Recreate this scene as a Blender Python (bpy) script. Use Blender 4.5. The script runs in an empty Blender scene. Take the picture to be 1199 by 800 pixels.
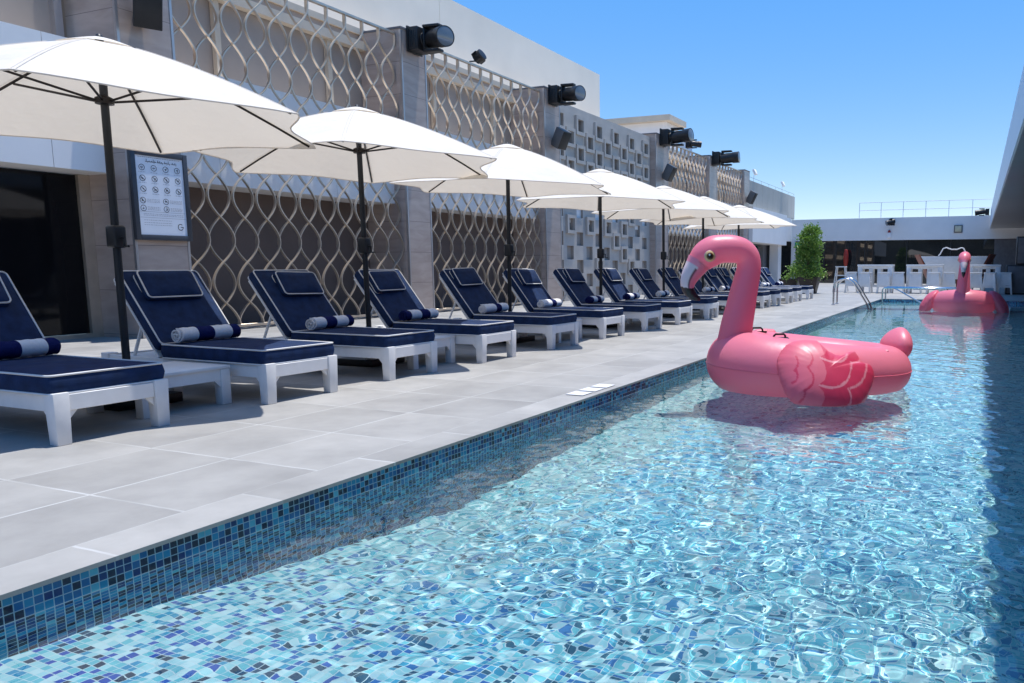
import bpy, bmesh, math, random
import numpy as np
from mathutils import Vector, Matrix
random.seed(7)
S = bpy.context.scene
COL = S.collection
R_ = math.radians
PI = math.pi
ORD = ['nearest', 'second', 'third', 'fourth', 'fifth', 'sixth', 'seventh', 'eighth', 'ninth', 'tenth',
       'eleventh', 'twelfth', 'thirteenth', 'fourteenth', 'fifteenth', 'sixteenth']

# ------------------------------------------------------------------ helpers
class MB:
    """collects vertices and faces, then links them as one mesh object"""
    def __init__(s):
        s.v = []; s.f = []; s.m = []; s.c = []
    def add(s, vs, fs, mi=0):
        o = len(s.v)
        s.v += [tuple(p) for p in vs]
        s.f += [tuple(i + o for i in f) for f in fs]
        s.m += [mi] * len(fs)
        return s
    def box(s, x0, x1, y0, y1, z0, z1, mi=0):
        vs = [(x, y, z) for x in (x0, x1) for y in (y0, y1) for z in (z0, z1)]
        return s.add(vs, [(0, 1, 3, 2), (4, 6, 7, 5), (0, 4, 5, 1), (2, 3, 7, 6), (0, 2, 6, 4), (1, 5, 7, 3)], mi)
    def hexa(s, p, mi=0):
        """eight corners: bottom ring of four, then top ring of four"""
        return s.add(p, [(3, 2, 1, 0), (4, 5, 6, 7), (0, 1, 5, 4), (1, 2, 6, 5), (2, 3, 7, 6), (3, 0, 4, 7)], mi)
    def prism(s, poly, ax, a0, a1, mi=0):
        def P(p, a):
            return {0: (a, p[0], p[1]), 1: (p[0], a, p[1]), 2: (p[0], p[1], a)}[ax]
        n = len(poly)
        vs = [P(p, a0) for p in poly] + [P(p, a1) for p in poly]
        fs = [tuple(range(n))[::-1], tuple(range(n, 2 * n))] + [(i, (i + 1) % n, n + (i + 1) % n, n + i) for i in range(n)]
        return s.add(vs, fs, mi)
    def tube(s, pts, r, n=8, mi=0, closed=False, cap=True, sq=None):
        pts = [Vector(p) for p in pts]; k = len(pts)
        rs = r if isinstance(r, (list, tuple)) else [r] * k
        up = Vector((0, 0, 1))
        t0 = (pts[1] - pts[0]).normalized()
        if abs(t0.dot(up)) > .95: up = Vector((0, 1, 0))
        a = (up - t0 * up.dot(t0)).normalized()
        vs = []
        for i in range(k):
            if closed: t = (pts[(i + 1) % k] - pts[i - 1]).normalized()
            else: t = (pts[min(i + 1, k - 1)] - pts[max(i - 1, 0)]).normalized()
            a = (a - t * a.dot(t)).normalized(); b = t.cross(a)
            for j in range(n):
                q = 2 * PI * j / n
                sa, sb = (sq or (1, 1))
                vs.append(pts[i] + (a * math.cos(q) * sa + b * math.sin(q) * sb) * rs[i])
        fs = []
        for i in range(k if closed else k - 1):
            i2 = (i + 1) % k
            fs += [(i * n + j, i * n + (j + 1) % n, i2 * n + (j + 1) % n, i2 * n + j) for j in range(n)]
        if cap and not closed:
            fs += [tuple(range(n))[::-1], tuple((k - 1) * n + j for j in range(n))]
        return s.add(vs, fs, mi)
    def lathe(s, prof, c=(0, 0, 0), n=24, mi=0, ax=2):
        vs = []; fs = []
        for r, z in prof:
            for j in range(n):
                q = 2 * PI * j / n
                p = (r * math.cos(q), r * math.sin(q), z)
                if ax == 0: p = (p[2], p[0], p[1])
                if ax == 1: p = (p[1], p[2], p[0])
                vs.append((p[0] + c[0], p[1] + c[1], p[2] + c[2]))
        k = len(prof)
        for i in range(k - 1):
            fs += [(i * n + j, i * n + (j + 1) % n, (i + 1) * n + (j + 1) % n, (i + 1) * n + j) for j in range(n)]
        fs += [tuple(range(n))[::-1], tuple((k - 1) * n + j for j in range(n))]
        return s.add(vs, fs, mi)
    def grid(s, fn, nu, nv, cu=False, cv=False, mi=0):
        """fn(i, j) -> point; wraps in u / v if closed"""
        vs = [fn(i, j) for i in range(nu) for j in range(nv)]
        fs = []
        for i in range(nu if cu else nu - 1):
            for j in range(nv if cv else nv - 1):
                i2 = (i + 1) % nu; j2 = (j + 1) % nv
                fs.append((i * nv + j, i2 * nv + j, i2 * nv + j2, i * nv + j2))
        return s.add(vs, fs, mi)
    def xform(s, M):
        s.v = [tuple(M @ Vector(p)) for p in s.v]; return s
    def build(s, name, mats, parent=None, smooth=None, bevel=0, loc=None, seg=2):
        me = bpy.data.meshes.new(name)
        me.from_pydata(s.v, [], s.f)
        if not isinstance(mats, (list, tuple)): mats = [mats]
        for m in mats: me.materials.append(m)
        me.polygons.foreach_set('material_index', s.m)
        if s.c:
            at = me.color_attributes.new('Col', 'FLOAT_COLOR', 'POINT')
            at.data.foreach_set('color', [x for c in s.c for x in (*c, 1.0)])
        bm = bmesh.new(); bm.from_mesh(me)
        bmesh.ops.recalc_face_normals(bm, faces=bm.faces)
        if bevel:
            ed = [e for e in bm.edges if len(e.link_faces) == 2 and e.calc_face_angle(0) > R_(32)]
            bmesh.ops.bevel(bm, geom=ed, offset=bevel, segments=seg, profile=.5, affect='EDGES', clamp_overlap=True)
        bm.to_mesh(me); bm.free()
        if smooth is not None or bevel:
            me.polygons.foreach_set('use_smooth', [True] * len(me.polygons))
            try: me.set_sharp_from_angle(angle=R_(smooth if smooth is not None else 40))
            except Exception: pass
        o = bpy.data.objects.new(name, me); COL.objects.link(o)
        if parent is not None: o.parent = parent
        if loc: o.location = loc
        return o

def tag(o, label=None, cat=None, group=None, kind=None):
    if label: o['label'] = label
    if cat: o['category'] = cat
    if group: o['group'] = group
    if kind: o['kind'] = kind
    return o

def thing(name, label, cat, loc=(0, 0, 0), rz=0, group=None):
    o = bpy.data.objects.new(name, None); COL.objects.link(o)
    o.location = loc; o.rotation_euler = (0, 0, rz); o.empty_display_size = .1
    return tag(o, label, cat, group)

def dup(root, label, loc, rz=None):
    def cp(o, par):
        c = o.copy(); COL.objects.link(c)
        if par is not None: c.parent = par
        for ch in [x for x in o.children]: cp(ch, c)
        return c
    r = cp(root, None)
    r.location = loc
    if rz is not None: r.rotation_euler = (0, 0, rz)
    r['label'] = label
    return r

# ------------------------------------------------------------------ materials
def newmat(name):
    m = bpy.data.materials.new(name); m.use_nodes = True
    nt = m.node_tree
    return m, nt, nt.nodes['Principled BSDF']

def N(nt, t, **kw):
    n = nt.nodes.new(t)
    for k, v in kw.items():
        if k in n.inputs.keys(): n.inputs[k].default_value = v
        else: setattr(n, k, v)
    return n

def math_(nt, op, a, b=None):
    n = nt.nodes.new('ShaderNodeMath'); n.operation = op
    for i, x in enumerate((a, b)):
        if x is None: continue
        if isinstance(x, (int, float)): n.inputs[i].default_value = x
        else: nt.links.new(x, n.inputs[i])
    return n.outputs[0]

def mixc(nt, fac, a, b, mode='MIX'):
    n = nt.nodes.new('ShaderNodeMix'); n.data_type = 'RGBA'; n.blend_type = mode
    for sock, x in ((n.inputs[0], fac), (n.inputs[6], a), (n.inputs[7], b)):
        if isinstance(x, (int, float)): sock.default_value = x
        elif isinstance(x, tuple): sock.default_value = (*x[:3], 1)
        else: nt.links.new(x, sock)
    return n.outputs[2]

def mat(name, col, rough=.5, metal=0, var=.12, nscale=6, bump=0, bscale=60, spec=.5, rvar=0, stretch=None, dirt=0, dirtcol=(.25, .23, .2)):
    m, nt, b = newmat(name)
    tc = N(nt, 'ShaderNodeTexCoord')
    src = tc.outputs['Object']
    if stretch:
        mp = N(nt, 'ShaderNodeMapping'); mp.inputs['Scale'].default_value = stretch
        nt.links.new(src, mp.inputs[0]); src = mp.outputs[0]
    nz = N(nt, 'ShaderNodeTexNoise'); nz.inputs['Scale'].default_value = nscale; nz.inputs['Detail'].default_value = 6
    nt.links.new(src, nz.inputs['Vector'])
    lo = tuple(c * (1 - var) for c in col); hi = tuple(min(1, c * (1 + var)) for c in col)
    mr = N(nt, 'ShaderNodeMapRange'); mr.inputs[1].default_value = .3; mr.inputs[2].default_value = .7
    nt.links.new(nz.outputs[0], mr.inputs[0])
    c = mixc(nt, mr.outputs[0], lo, hi)
    if dirt:
        n2 = N(nt, 'ShaderNodeTexNoise'); n2.inputs['Scale'].default_value = nscale * .35; n2.inputs['Detail'].default_value = 9
        nt.links.new(src, n2.inputs['Vector'])
        r2 = N(nt, 'ShaderNodeMapRange'); r2.inputs[1].default_value = .52; r2.inputs[2].default_value = .75; r2.inputs[4].default_value = dirt
        nt.links.new(n2.outputs[0], r2.inputs[0])
        c = mixc(nt, r2.outputs[0], c, dirtcol)
    nt.links.new(c, b.inputs['Base Color'])
    b.inputs['Roughness'].default_value = rough; b.inputs['Metallic'].default_value = metal
    b.inputs['Specular IOR Level'].default_value = spec
    if rvar:
        rr = N(nt, 'ShaderNodeMapRange'); rr.inputs[3].default_value = max(.02, rough - rvar); rr.inputs[4].default_value = rough + rvar
        nt.links.new(nz.outputs[0], rr.inputs[0]); nt.links.new(rr.outputs[0], b.inputs['Roughness'])
    if bump:
        bz = N(nt, 'ShaderNodeTexNoise'); bz.inputs['Scale'].default_value = bscale; bz.inputs['Detail'].default_value = 4
        nt.links.new(src, bz.inputs['Vector'])
        bp = N(nt, 'ShaderNodeBump'); bp.inputs['Strength'].default_value = bump; bp.inputs['Distance'].default_value = .01
        nt.links.new(bz.outputs[0], bp.inputs['Height']); nt.links.new(bp.outputs[0], b.inputs['Normal'])
    return m

def glassmat(name, col, rough=.03, spec=.8):
    m, nt, b = newmat(name)
    b.inputs['Base Color'].default_value = (*col, 1); b.inputs['Roughness'].default_value = rough
    b.inputs['Specular IOR Level'].default_value = spec
    return m

def grid_lines(nt, vec, period, off, width):
    """1 on a joint line, 0 elsewhere, along one axis socket"""
    a = math_(nt, 'SUBTRACT', vec, off)
    a = math_(nt, 'DIVIDE', a, period)
    a = math_(nt, 'FRACT', a)
    a = math_(nt, 'SUBTRACT', a, .5); a = math_(nt, 'ABSOLUTE', a)      # 0.5 at the joint
    return math_(nt, 'GREATER_THAN', a, .5 - width / period / 2)

def cell_id(nt, vec, period, off):
    a = math_(nt, 'SUBTRACT', vec, off); a = math_(nt, 'DIVIDE', a, period)
    return math_(nt, 'FLOOR', a)

def paving(name, base, px, ox, py, oy, joint=(.48, .48, .47), jw=.012, rough=.55):
    m, nt, b = newmat(name)
    tc = N(nt, 'ShaderNodeTexCoord'); sp = N(nt, 'ShaderNodeSeparateXYZ')
    nt.links.new(tc.outputs['Object'], sp.inputs[0])
    # joints wander a little in width: distort the lookup with noise
    nz = N(nt, 'ShaderNodeTexNoise'); nz.inputs['Scale'].default_value = 9; nz.inputs['Detail'].default_value = 5
    nt.links.new(tc.outputs['Object'], nz.inputs['Vector'])
    w = math_(nt, 'MULTIPLY', math_(nt, 'SUBTRACT', nz.outputs[0], .5), .012)
    X = math_(nt, 'ADD', sp.outputs[0], w); Y = math_(nt, 'ADD', sp.outputs[1], w)
    jx = grid_lines(nt, X, px, ox, jw); jy = grid_lines(nt, Y, py, oy, jw)
    j = math_(nt, 'MAXIMUM', jx, jy)
    cb = N(nt, 'ShaderNodeCombineXYZ')
    nt.links.new(cell_id(nt, sp.outputs[0], px, ox), cb.inputs[0]); nt.links.new(cell_id(nt, sp.outputs[1], py, oy), cb.inputs[1])
    wn = N(nt, 'ShaderNodeTexWhiteNoise'); nt.links.new(cb.outputs[0], wn.inputs['Vector'])
    n1 = N(nt, 'ShaderNodeTexNoise'); n1.inputs['Scale'].default_value = 1.7; n1.inputs['Detail'].default_value = 9; n1.inputs['Roughness'].default_value = .65
    add = N(nt, 'ShaderNodeVectorMath', operation='ADD')
    sc = N(nt, 'ShaderNodeVectorMath', operation='SCALE'); sc.inputs['Scale'].default_value = 13
    nt.links.new(wn.outputs['Color'], sc.inputs[0])
    nt.links.new(tc.outputs['Object'], add.inputs[0]); nt.links.new(sc.outputs[0], add.inputs[1])
    nt.links.new(add.outputs[0], n1.inputs['Vector'])
    d = tuple(c * .80 for c in base); l = tuple(min(1, c * 1.13) for c in base)
    mr = N(nt, 'ShaderNodeMapRange'); mr.inputs[1].default_value = .32; mr.inputs[2].default_value = .68
    nt.links.new(n1.outputs[0], mr.inputs[0])
    c = mixc(nt, mr.outputs[0], d, l)
    tv = N(nt, 'ShaderNodeMapRange'); tv.inputs[3].default_value = .9; tv.inputs[4].default_value = 1.06
    nt.links.new(wn.outputs['Value'], tv.inputs[0])
    vm = N(nt, 'ShaderNodeVectorMath', operation='SCALE'); nt.links.new(c, vm.inputs[0]); nt.links.new(tv.outputs[0], vm.inputs['Scale'])
    # grout is patchy: some of it pale, some of it worn to the tile colour
    n3 = N(nt, 'ShaderNodeTexNoise'); n3.inputs['Scale'].default_value = 2.3
    nt.links.new(tc.outputs['Object'], n3.inputs['Vector'])
    r3 = N(nt, 'ShaderNodeMapRange'); r3.inputs[1].default_value = .38; r3.inputs[2].default_value = .6; r3.inputs[3].default_value = .25
    nt.links.new(n3.outputs[0], r3.inputs[0])
    c2 = mixc(nt, math_(nt, 'MULTIPLY', j, r3.outputs[0]), vm.outputs[0], joint)
    # faint water stains
    n4 = N(nt, 'ShaderNodeTexNoise'); n4.inputs['Scale'].default_value = .6; n4.inputs['Detail'].default_value = 7
    nt.links.new(tc.outputs['Object'], n4.inputs['Vector'])
    r4 = N(nt, 'ShaderNodeMapRange'); r4.inputs[1].default_value = .5; r4.inputs[2].default_value = .72; r4.inputs[4].default_value = .22
    nt.links.new(n4.outputs[0], r4.inputs[0])
    c3 = mixc(nt, r4.outputs[0], c2, tuple(x * .72 for x in base))
    nt.links.new(c3, b.inputs['Base Color'])
    b.inputs['Roughness'].default_value = rough; b.inputs['Specular IOR Level'].default_value = .35
    bp = N(nt, 'ShaderNodeBump'); bp.inputs['Strength'].default_value = .35; bp.inputs['Distance'].default_value = .004
    h = math_(nt, 'SUBTRACT', n1.outputs[0], math_(nt, 'MULTIPLY', j, .8))
    nt.links.new(h, bp.inputs['Height']); nt.links.new(bp.outputs[0], b.inputs['Normal'])
    return m

def mosaic(name, size, stops, ax=(0, 1), grout=(.42, .49, .55), gw=.0032, off=(0, 0), rough=.12, far=None, yr=(1.2, 3.4)):
    m, nt, b = newmat(name)
    tc = N(nt, 'ShaderNodeTexCoord'); sp = N(nt, 'ShaderNodeSeparateXYZ'); nt.links.new(tc.outputs['Object'], sp.inputs[0])
    U, V = sp.outputs[ax[0]], sp.outputs[ax[1]]
    cb = N(nt, 'ShaderNodeCombineXYZ')
    nt.links.new(cell_id(nt, U, size, off[0]), cb.inputs[0]); nt.links.new(cell_id(nt, V, size, off[1]), cb.inputs[1])
    wn = N(nt, 'ShaderNodeTexWhiteNoise'); nt.links.new(cb.outputs[0], wn.inputs['Vector'])
    def ramp(stops):
        rp = N(nt, 'ShaderNodeValToRGB'); rp.color_ramp.interpolation = 'CONSTANT'
        el = rp.color_ramp.elements
        el[0].position = 0; el[0].color = (*stops[0][1], 1)
        el[1].position = stops[1][0]; el[1].color = (*stops[1][1], 1)
        for p, c in stops[2:]:
            e = el.new(p); e.color = (*c, 1)
        nt.links.new(wn.outputs['Value'], rp.inputs[0])
        return rp.outputs[0]
    pal = ramp(stops)
    if far:                                   # turquoise tint of deep water put into the tile colours towards the deep part
        mr = N(nt, 'ShaderNodeMapRange'); mr.inputs[1].default_value = yr[0]; mr.inputs[2].default_value = yr[1]
        nt.links.new(V, mr.inputs[0])
        pal = mixc(nt, mr.outputs[0], pal, ramp(far))
    g = math_(nt, 'MAXIMUM', grid_lines(nt, U, size, off[0], gw), grid_lines(nt, V, size, off[1], gw))
    c = mixc(nt, g, pal, grout)
    nt.links.new(c, b.inputs['Base Color']); b.inputs['Roughness'].default_value = rough
    return m

M = {}
M['white'] = mat('white_paint', (.82, .81, .80), .42, var=.04, nscale=9, bump=.08, bscale=40, dirt=.25, dirtcol=(.5, .49, .47))
M['navy'] = mat('navy_canvas', (.010, .027, .082), .8, var=.25, nscale=14, bump=.25, bscale=300, spec=.2)
M['piping'] = mat('white_piping', (.7, .7, .7), .7, var=.05)
M['towel_w'] = mat('white_terry', (.88, .87, .88), .95, var=.06, nscale=60, bump=.9, bscale=220, spec=.1)
M['towel_n'] = mat('navy_terry', (.012, .018, .10), .95, var=.25, nscale=60, bump=.9, bscale=220, spec=.1)
M['pole'] = mat('charcoal_metal', (.022, .024, .028), .42, metal=.3, var=.15)
M['bronze'] = mat('dark_bronze', (.018, .012, .010), .45, metal=.3, var=.15)
M['black'] = mat('black_plastic', (.012, .012, .013), .42, var=.2, nscale=12)
M['grey'] = mat('grey_plastic', (.13, .13, .13), .5, var=.1)
M['lens'] = glassmat('lens_glass', (.16, .18, .2), .06)
M['trim'] = mat('brushed_trim', (.52, .48, .46), .34, metal=.7, var=.06)
M['bronze_bar'] = mat('champagne_metal', (.58, .485, .385), .30, metal=.6, var=.12, nscale=4)
M['render_white'] = mat('white_render', (.82, .79, .76), .7, var=.04, nscale=1.2, bump=.15, bscale=90, dirt=.12, dirtcol=(.55, .55, .56))
M['render_cream'] = mat('cream_render', (.92, .82, .68), .75, var=.05, nscale=.8, bump=.2, bscale=70, dirt=.2, dirtcol=(.5, .45, .38))
M['grey_panel'] = mat('grey_panel', (.35, .29, .245), .6, var=.08, nscale=1.5)
M['brown_wall'] = mat('brown_wall', (.12, .085, .07), .7, var=.12, nscale=1.5, bump=.1)
M['beige'] = mat('beige_beam', (.62, .52, .40), .6, var=.06, nscale=3)
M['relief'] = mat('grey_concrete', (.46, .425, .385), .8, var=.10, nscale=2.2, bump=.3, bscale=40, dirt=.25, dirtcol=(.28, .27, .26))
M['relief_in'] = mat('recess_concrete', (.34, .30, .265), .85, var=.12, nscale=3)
M['groove'] = mat('ribbed_cladding', (.34, .34, .32), .6, var=.05, nscale=2)
M['stucco_dark'] = mat('dark_grey', (.14, .14, .15), .7)  # even dark grey for walls, posts, panels and grilles
M['darkglass'] = glassmat('dark_glass', (.006, .006, .007), .05, .22)
M['farglass'] = glassmat('far_glass', (.012, .014, .015), .015)
M['steel'] = mat('stainless', (.62, .63, .65), .16, metal=1, var=.03)
M['soffit'] = mat('satin_soffit', (.34, .33, .33), .28, metal=.25, var=.05, nscale=.7)
M['fascia_r'] = mat('satin_fascia', (.62, .66, .74), .4, var=.03, nscale=.7)
M['wood'] = mat('red_wood', (.25, .06, .03), .5, var=.3, nscale=10, stretch=(1, 1, 8))
M['red'] = mat('red_plastic', (.32, .025, .015), .5)
M['green'] = mat('green_sign', (.02, .32, .18), .5)
M['pot'] = mat('dark_planter', (.035, .022, .018), .45, var=.25)
M['bark'] = mat('bark', (.10, .07, .05), .9, var=.3, nscale=20, bump=.5)
M['board_frame'] = mat('board_frame', (.045, .047, .055), .45, var=.1)
M['rear'] = mat('reflection_backdrop', (.10, .105, .10), .8, var=.6, nscale=.35)  # dark mottle of the added wall that the far glass mirrors
M['paper'] = mat('board_paper', (.74, .75, .78), .35, var=.02)
M['ink'] = mat('board_ink', (.03, .03, .035), .6)
M['ink2'] = mat('board_ink_pale', (.34, .34, .36), .6)
M['lampcream'] = mat('lamp_cream', (.62, .56, .38), .4)

def stone_mat():
    m, nt, b = newmat('vein_stone')
    tc = N(nt, 'ShaderNodeTexCoord'); sp = N(nt, 'ShaderNodeSeparateXYZ'); nt.links.new(tc.outputs['Object'], sp.inputs[0])
    cb = N(nt, 'ShaderNodeCombineXYZ'); nt.links.new(cell_id(nt, sp.outputs[2], .62, .05), cb.inputs[2])
    wn = N(nt, 'ShaderNodeTexWhiteNoise'); nt.links.new(cb.outputs[0], wn.inputs['Vector'])
    sc = N(nt, 'ShaderNodeVectorMath', operation='SCALE'); sc.inputs['Scale'].default_value = 9; nt.links.new(wn.outputs['Color'], sc.inputs[0])
    ad = N(nt, 'ShaderNodeVectorMath', operation='ADD'); nt.links.new(tc.outputs['Object'], ad.inputs[0]); nt.links.new(sc.outputs[0], ad.inputs[1])
    mp = N(nt, 'ShaderNodeMapping'); mp.inputs['Scale'].default_value = (1.2, 1.2, 4.5); nt.links.new(ad.outputs[0], mp.inputs[0])
    nz = N(nt, 'ShaderNodeTexNoise'); nz.inputs['Scale'].default_value = 1.6; nz.inputs['Detail'].default_value = 8; nz.inputs['Distortion'].default_value = .6
    nt.links.new(mp.outputs[0], nz.inputs['Vector'])
    rp = N(nt, 'ShaderNodeValToRGB'); el = rp.color_ramp.elements
    el[0].position = .3; el[0].color = (.37, .285, .24, 1); el[1].position = .75; el[1].color = (.49, .395, .34, 1)
    nt.links.new(nz.outputs[0], rp.inputs[0])
    j = grid_lines(nt, sp.outputs[2], .62, .05, .008)
    c = mixc(nt, j, rp.outputs[0], (.17, .14, .13))
    nt.links.new(c, b.inputs['Base Color']); b.inputs['Roughness'].default_value = .32
    return m
M['stone'] = stone_mat()

def fabric_mat():
    m, nt, b = newmat('cream_canopy')
    out = nt.nodes['Material Output']
    tc = N(nt, 'ShaderNodeTexCoord')
    nz = N(nt, 'ShaderNodeTexNoise'); nz.inputs['Scale'].default_value = 2.5; nz.inputs['Detail'].default_value = 6
    nt.links.new(tc.outputs['Object'], nz.inputs['Vector'])
    c = mixc(nt, nz.outputs[0], (.83, .78, .70), (.89, .85, .78))
    nt.links.new(c, b.inputs['Base Color']); b.inputs['Roughness'].default_value = .85; b.inputs['Specular IOR Level'].default_value = .15
    tr = N(nt, 'ShaderNodeBsdfTranslucent'); tr.inputs[0].default_value = (.86, .73, .58, 1)
    mx = N(nt, 'ShaderNodeMixShader'); mx.inputs[0].default_value = .30
    nt.links.new(b.outputs[0], mx.inputs[1]); nt.links.new(tr.outputs[0], mx.inputs[2]); nt.links.new(mx.outputs[0], out.inputs[0])
    bz = N(nt, 'ShaderNodeTexNoise'); bz.inputs['Scale'].default_value = 3.5; bz.inputs['Detail'].default_value = 3
    nt.links.new(tc.outputs['Object'], bz.inputs['Vector'])
    bp = N(nt, 'ShaderNodeBump'); bp.inputs['Strength'].default_value = .8; bp.inputs['Distance'].default_value = .035
    nt.links.new(bz.outputs[0], bp.inputs['Height']); nt.links.new(bp.outputs[0], b.inputs['Normal']); nt.links.new(bp.outputs[0], tr.inputs['Normal'])
    return m
M['canopy'] = fabric_mat()

def vinyl(name, wrinkle=.25, thru=.36):
    m, nt, b = newmat(name)
    at = N(nt, 'ShaderNodeAttribute'); at.attribute_name = 'Col'
    nt.links.new(at.outputs['Color'], b.inputs['Base Color'])
    b.inputs['Roughness'].default_value = .40; b.inputs['Specular IOR Level'].default_value = .65
    tc = N(nt, 'ShaderNodeTexCoord')
    nz = N(nt, 'ShaderNodeTexNoise'); nz.inputs['Scale'].default_value = 5; nz.inputs['Detail'].default_value = 3
    nt.links.new(tc.outputs['Object'], nz.inputs['Vector'])
    bp = N(nt, 'ShaderNodeBump'); bp.inputs['Strength'].default_value = wrinkle; bp.inputs['Distance'].default_value = .02
    nt.links.new(nz.outputs[0], bp.inputs['Height']); nt.links.new(bp.outputs[0], b.inputs['Normal'])
    # thin air-filled skin: light passes in and glows inside
    out = nt.nodes['Material Output']
    tr = N(nt, 'ShaderNodeBsdfTranslucent'); nt.links.new(mixc(nt, .35, at.outputs['Color'], (1.0, .80, .86)), tr.inputs[0])
    mx = N(nt, 'ShaderNodeMixShader'); mx.inputs[0].default_value = thru
    nt.links.new(b.outputs[0], mx.inputs[1]); nt.links.new(tr.outputs[0], mx.inputs[2]); nt.links.new(mx.outputs[0], out.inputs[0])
    return m
M['vinyl'] = vinyl('pink_vinyl')
M['vinyl_solid'] = vinyl('printed_vinyl', .15, 0)

def leaf_mat():
    m, nt, b = newmat('shrub_leaf')
    oi = N(nt, 'ShaderNodeTexCoord')
    nz = N(nt, 'ShaderNodeTexNoise'); nz.inputs['Scale'].default_value = 5; nt.links.new(oi.outputs['Object'], nz.inputs['Vector'])
    c = mixc(nt, nz.outputs[0], (.10, .20, .025), (.30, .42, .10))
    nt.links.new(c, b.inputs['Base Color']); b.inputs['Roughness'].default_value = .42
    out = nt.nodes['Material Output']
    tr = N(nt, 'ShaderNodeBsdfTranslucent'); tr.inputs[0].default_value = (.16, .32, .04, 1)
    mx = N(nt, 'ShaderNodeMixShader'); mx.inputs[0].default_value = .3
    nt.links.new(b.outputs[0], mx.inputs[1]); nt.links.new(tr.outputs[0], mx.inputs[2]); nt.links.new(mx.outputs[0], out.inputs[0])
    return m
M['leaf'] = leaf_mat()

M['deck'] = paving('deck_porcelain', (.340, .330, .314), .61, -2.95, .70, 2.09)
M['coping'] = paving('coping_porcelain', (.360, .350, .334), 50, -27, .70, 1.66)
M['mosaic_wall'] = mosaic('mosaic_wall', .0285, [(0, (.005, .010, .04)), (.30, (.010, .035, .15)), (.50, (.014, .13, .31)), (.73, (.022, .25, .42)), (.95, (.12, .44, .54))], ax=(1, 2), off=(0, -.013), grout=(.40, .50, .55), gw=.0032)
M['mosaic_end'] = mosaic('mosaic_end_wall', .0285, [(0, (.005, .010, .04)), (.30, (.010, .035, .15)), (.50, (.014, .13, .31)), (.73, (.022, .25, .42)), (.95, (.12, .44, .54))], ax=(0, 2), off=(0, -.013), grout=(.40, .50, .55), gw=.0032)
M['mosaic_floor'] = mosaic('mosaic_floor', .0285, [(0, (.03, .05, .09)), (.12, (.03, .07, .36)), (.27, (.04, .26, .44)), (.40, (.14, .46, .53)), (.62, (.32, .58, .62)), (.82, (.46, .66, .68))], ax=(0, 1), grout=(.48, .62, .64),
    far=[(0, (.06, .18, .22)), (.08, (.09, .28, .42)), (.20, (.11, .41, .47)), (.40, (.19, .52, .55)), (.68, (.31, .61, .62)), (.86, (.43, .67, .67))])

# ------------------------------------------------------------------ ground, deck, pool
XL, XR, Y0, Y1, ZW = -2.715, 3.4, -3.0, 25.0, -.10
d = MB()
def sheet(mb, x0, x1, y0, y1, z, mi=0):
    mb.add([(x0, y0, z), (x1, y0, z), (x1, y1, z), (x0, y1, z)], [(0, 1, 2, 3)], mi)
CW = .235
sheet(d, -300, XL - CW, -300, 300, 0); sheet(d, XL - CW, XR + CW, Y1 + CW, 300, 0)
sheet(d, XR + CW, 300, -300, 300, 0); sheet(d, XL - CW, XR + CW, -300, Y0 - CW, 0)
tag(d.build('pool_deck', M['deck']), kind='structure')
cp = MB()
e = .006
cp.box(XL - CW, XL + e, Y0 - CW, Y1 + CW, -.016, .0005)
cp.box(XR - e, XR + CW, Y0 - CW, Y1 + CW, -.016, .0005)
cp.box(XL + e, XR - e, Y1 - e, Y1 + CW, -.016, .0005)
cp.box(XL + e, XR - e, Y0 - CW, Y0 + e, -.016, .0005)
tag(cp.build('pool_coping', M['coping']), kind='structure')
# basin: walls, stepped shelf at the near end, deep floor, shallow shelf at the far end
b = MB()
def quad(mb, p, mi): mb.add(p, [(0, 1, 2, 3)], mi)
zb = -1.3
quad(b, [(XL, Y0, zb), (XL, Y1, zb), (XL, Y1, -.016), (XL, Y0, -.016)], 0)
quad(b, [(XR, Y0, zb), (XR, Y1, zb), (XR, Y1, -.016), (XR, Y0, -.016)], 0)
quad(b, [(XL, Y0, zb), (XR, Y0, zb), (XR, Y0, -.016), (XL, Y0, -.016)], 1)
quad(b, [(XL, Y1, zb), (XR, Y1, zb), (XR, Y1, -.016), (XL, Y1, -.016)], 1)
prof = [(Y0, -.36), (1.3, -.37), (1.8, -.46), (3.6, -1.04), (21.6, -1.06), (21.6, -.30), (Y1, -.30)]
for (ya, za), (yb, zb2) in zip(prof[:-1], prof[1:]):
    quad(b, [(XL, ya, za), (XR, ya, za), (XR, yb, zb2), (XL, yb, zb2)], 1 if ya == yb else 2)
basin = b.build('pool_basin', [M['mosaic_wall'], M['mosaic_end'], M['mosaic_floor']])
tag(basin, kind='structure'); basin.cycles.is_caustics_receiver = True
# water: a real rippled sheet
rng = np.random.RandomState(5)
WV = []
for i in range(120):
    L = .045 * (1.1 / .045) ** (rng.rand() ** 1.25)
    th = rng.normal(.6, 1.0) + (PI if rng.rand() < .4 else 0)
    WV.append((2 * PI / L * math.cos(th), 2 * PI / L * math.sin(th), (.00046 if L > .2 else .00082) * L ** .72 * (1 + .6 * rng.rand()), rng.rand() * 2 * PI))
def water_z(X, Y):
    z = np.zeros_like(X)
    calm = np.clip(.4 + (X - XL) / 1.4, .4, 1.25)
    patch = .68 + .34 * np.sin(.9 * X + .35 * Y + 1) * np.sin(.5 * Y - .7 * X) + .22 * np.sin(2.1 * X - 1.3 * Y) * np.sin(1.7 * Y + 1.1 * X + 2)
    far = np.clip(1.25 - Y / 18, .35, 1)
    ph = .9 * np.sin(1.3 * X + .7 * Y) + .7 * np.sin(.8 * Y - 1.9 * X + 2)
    for kx, ky, a, p in WV: z += a * np.sin(kx * X + ky * Y + p + ph * .8)
    return z * calm * patch * far + ZW
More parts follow.
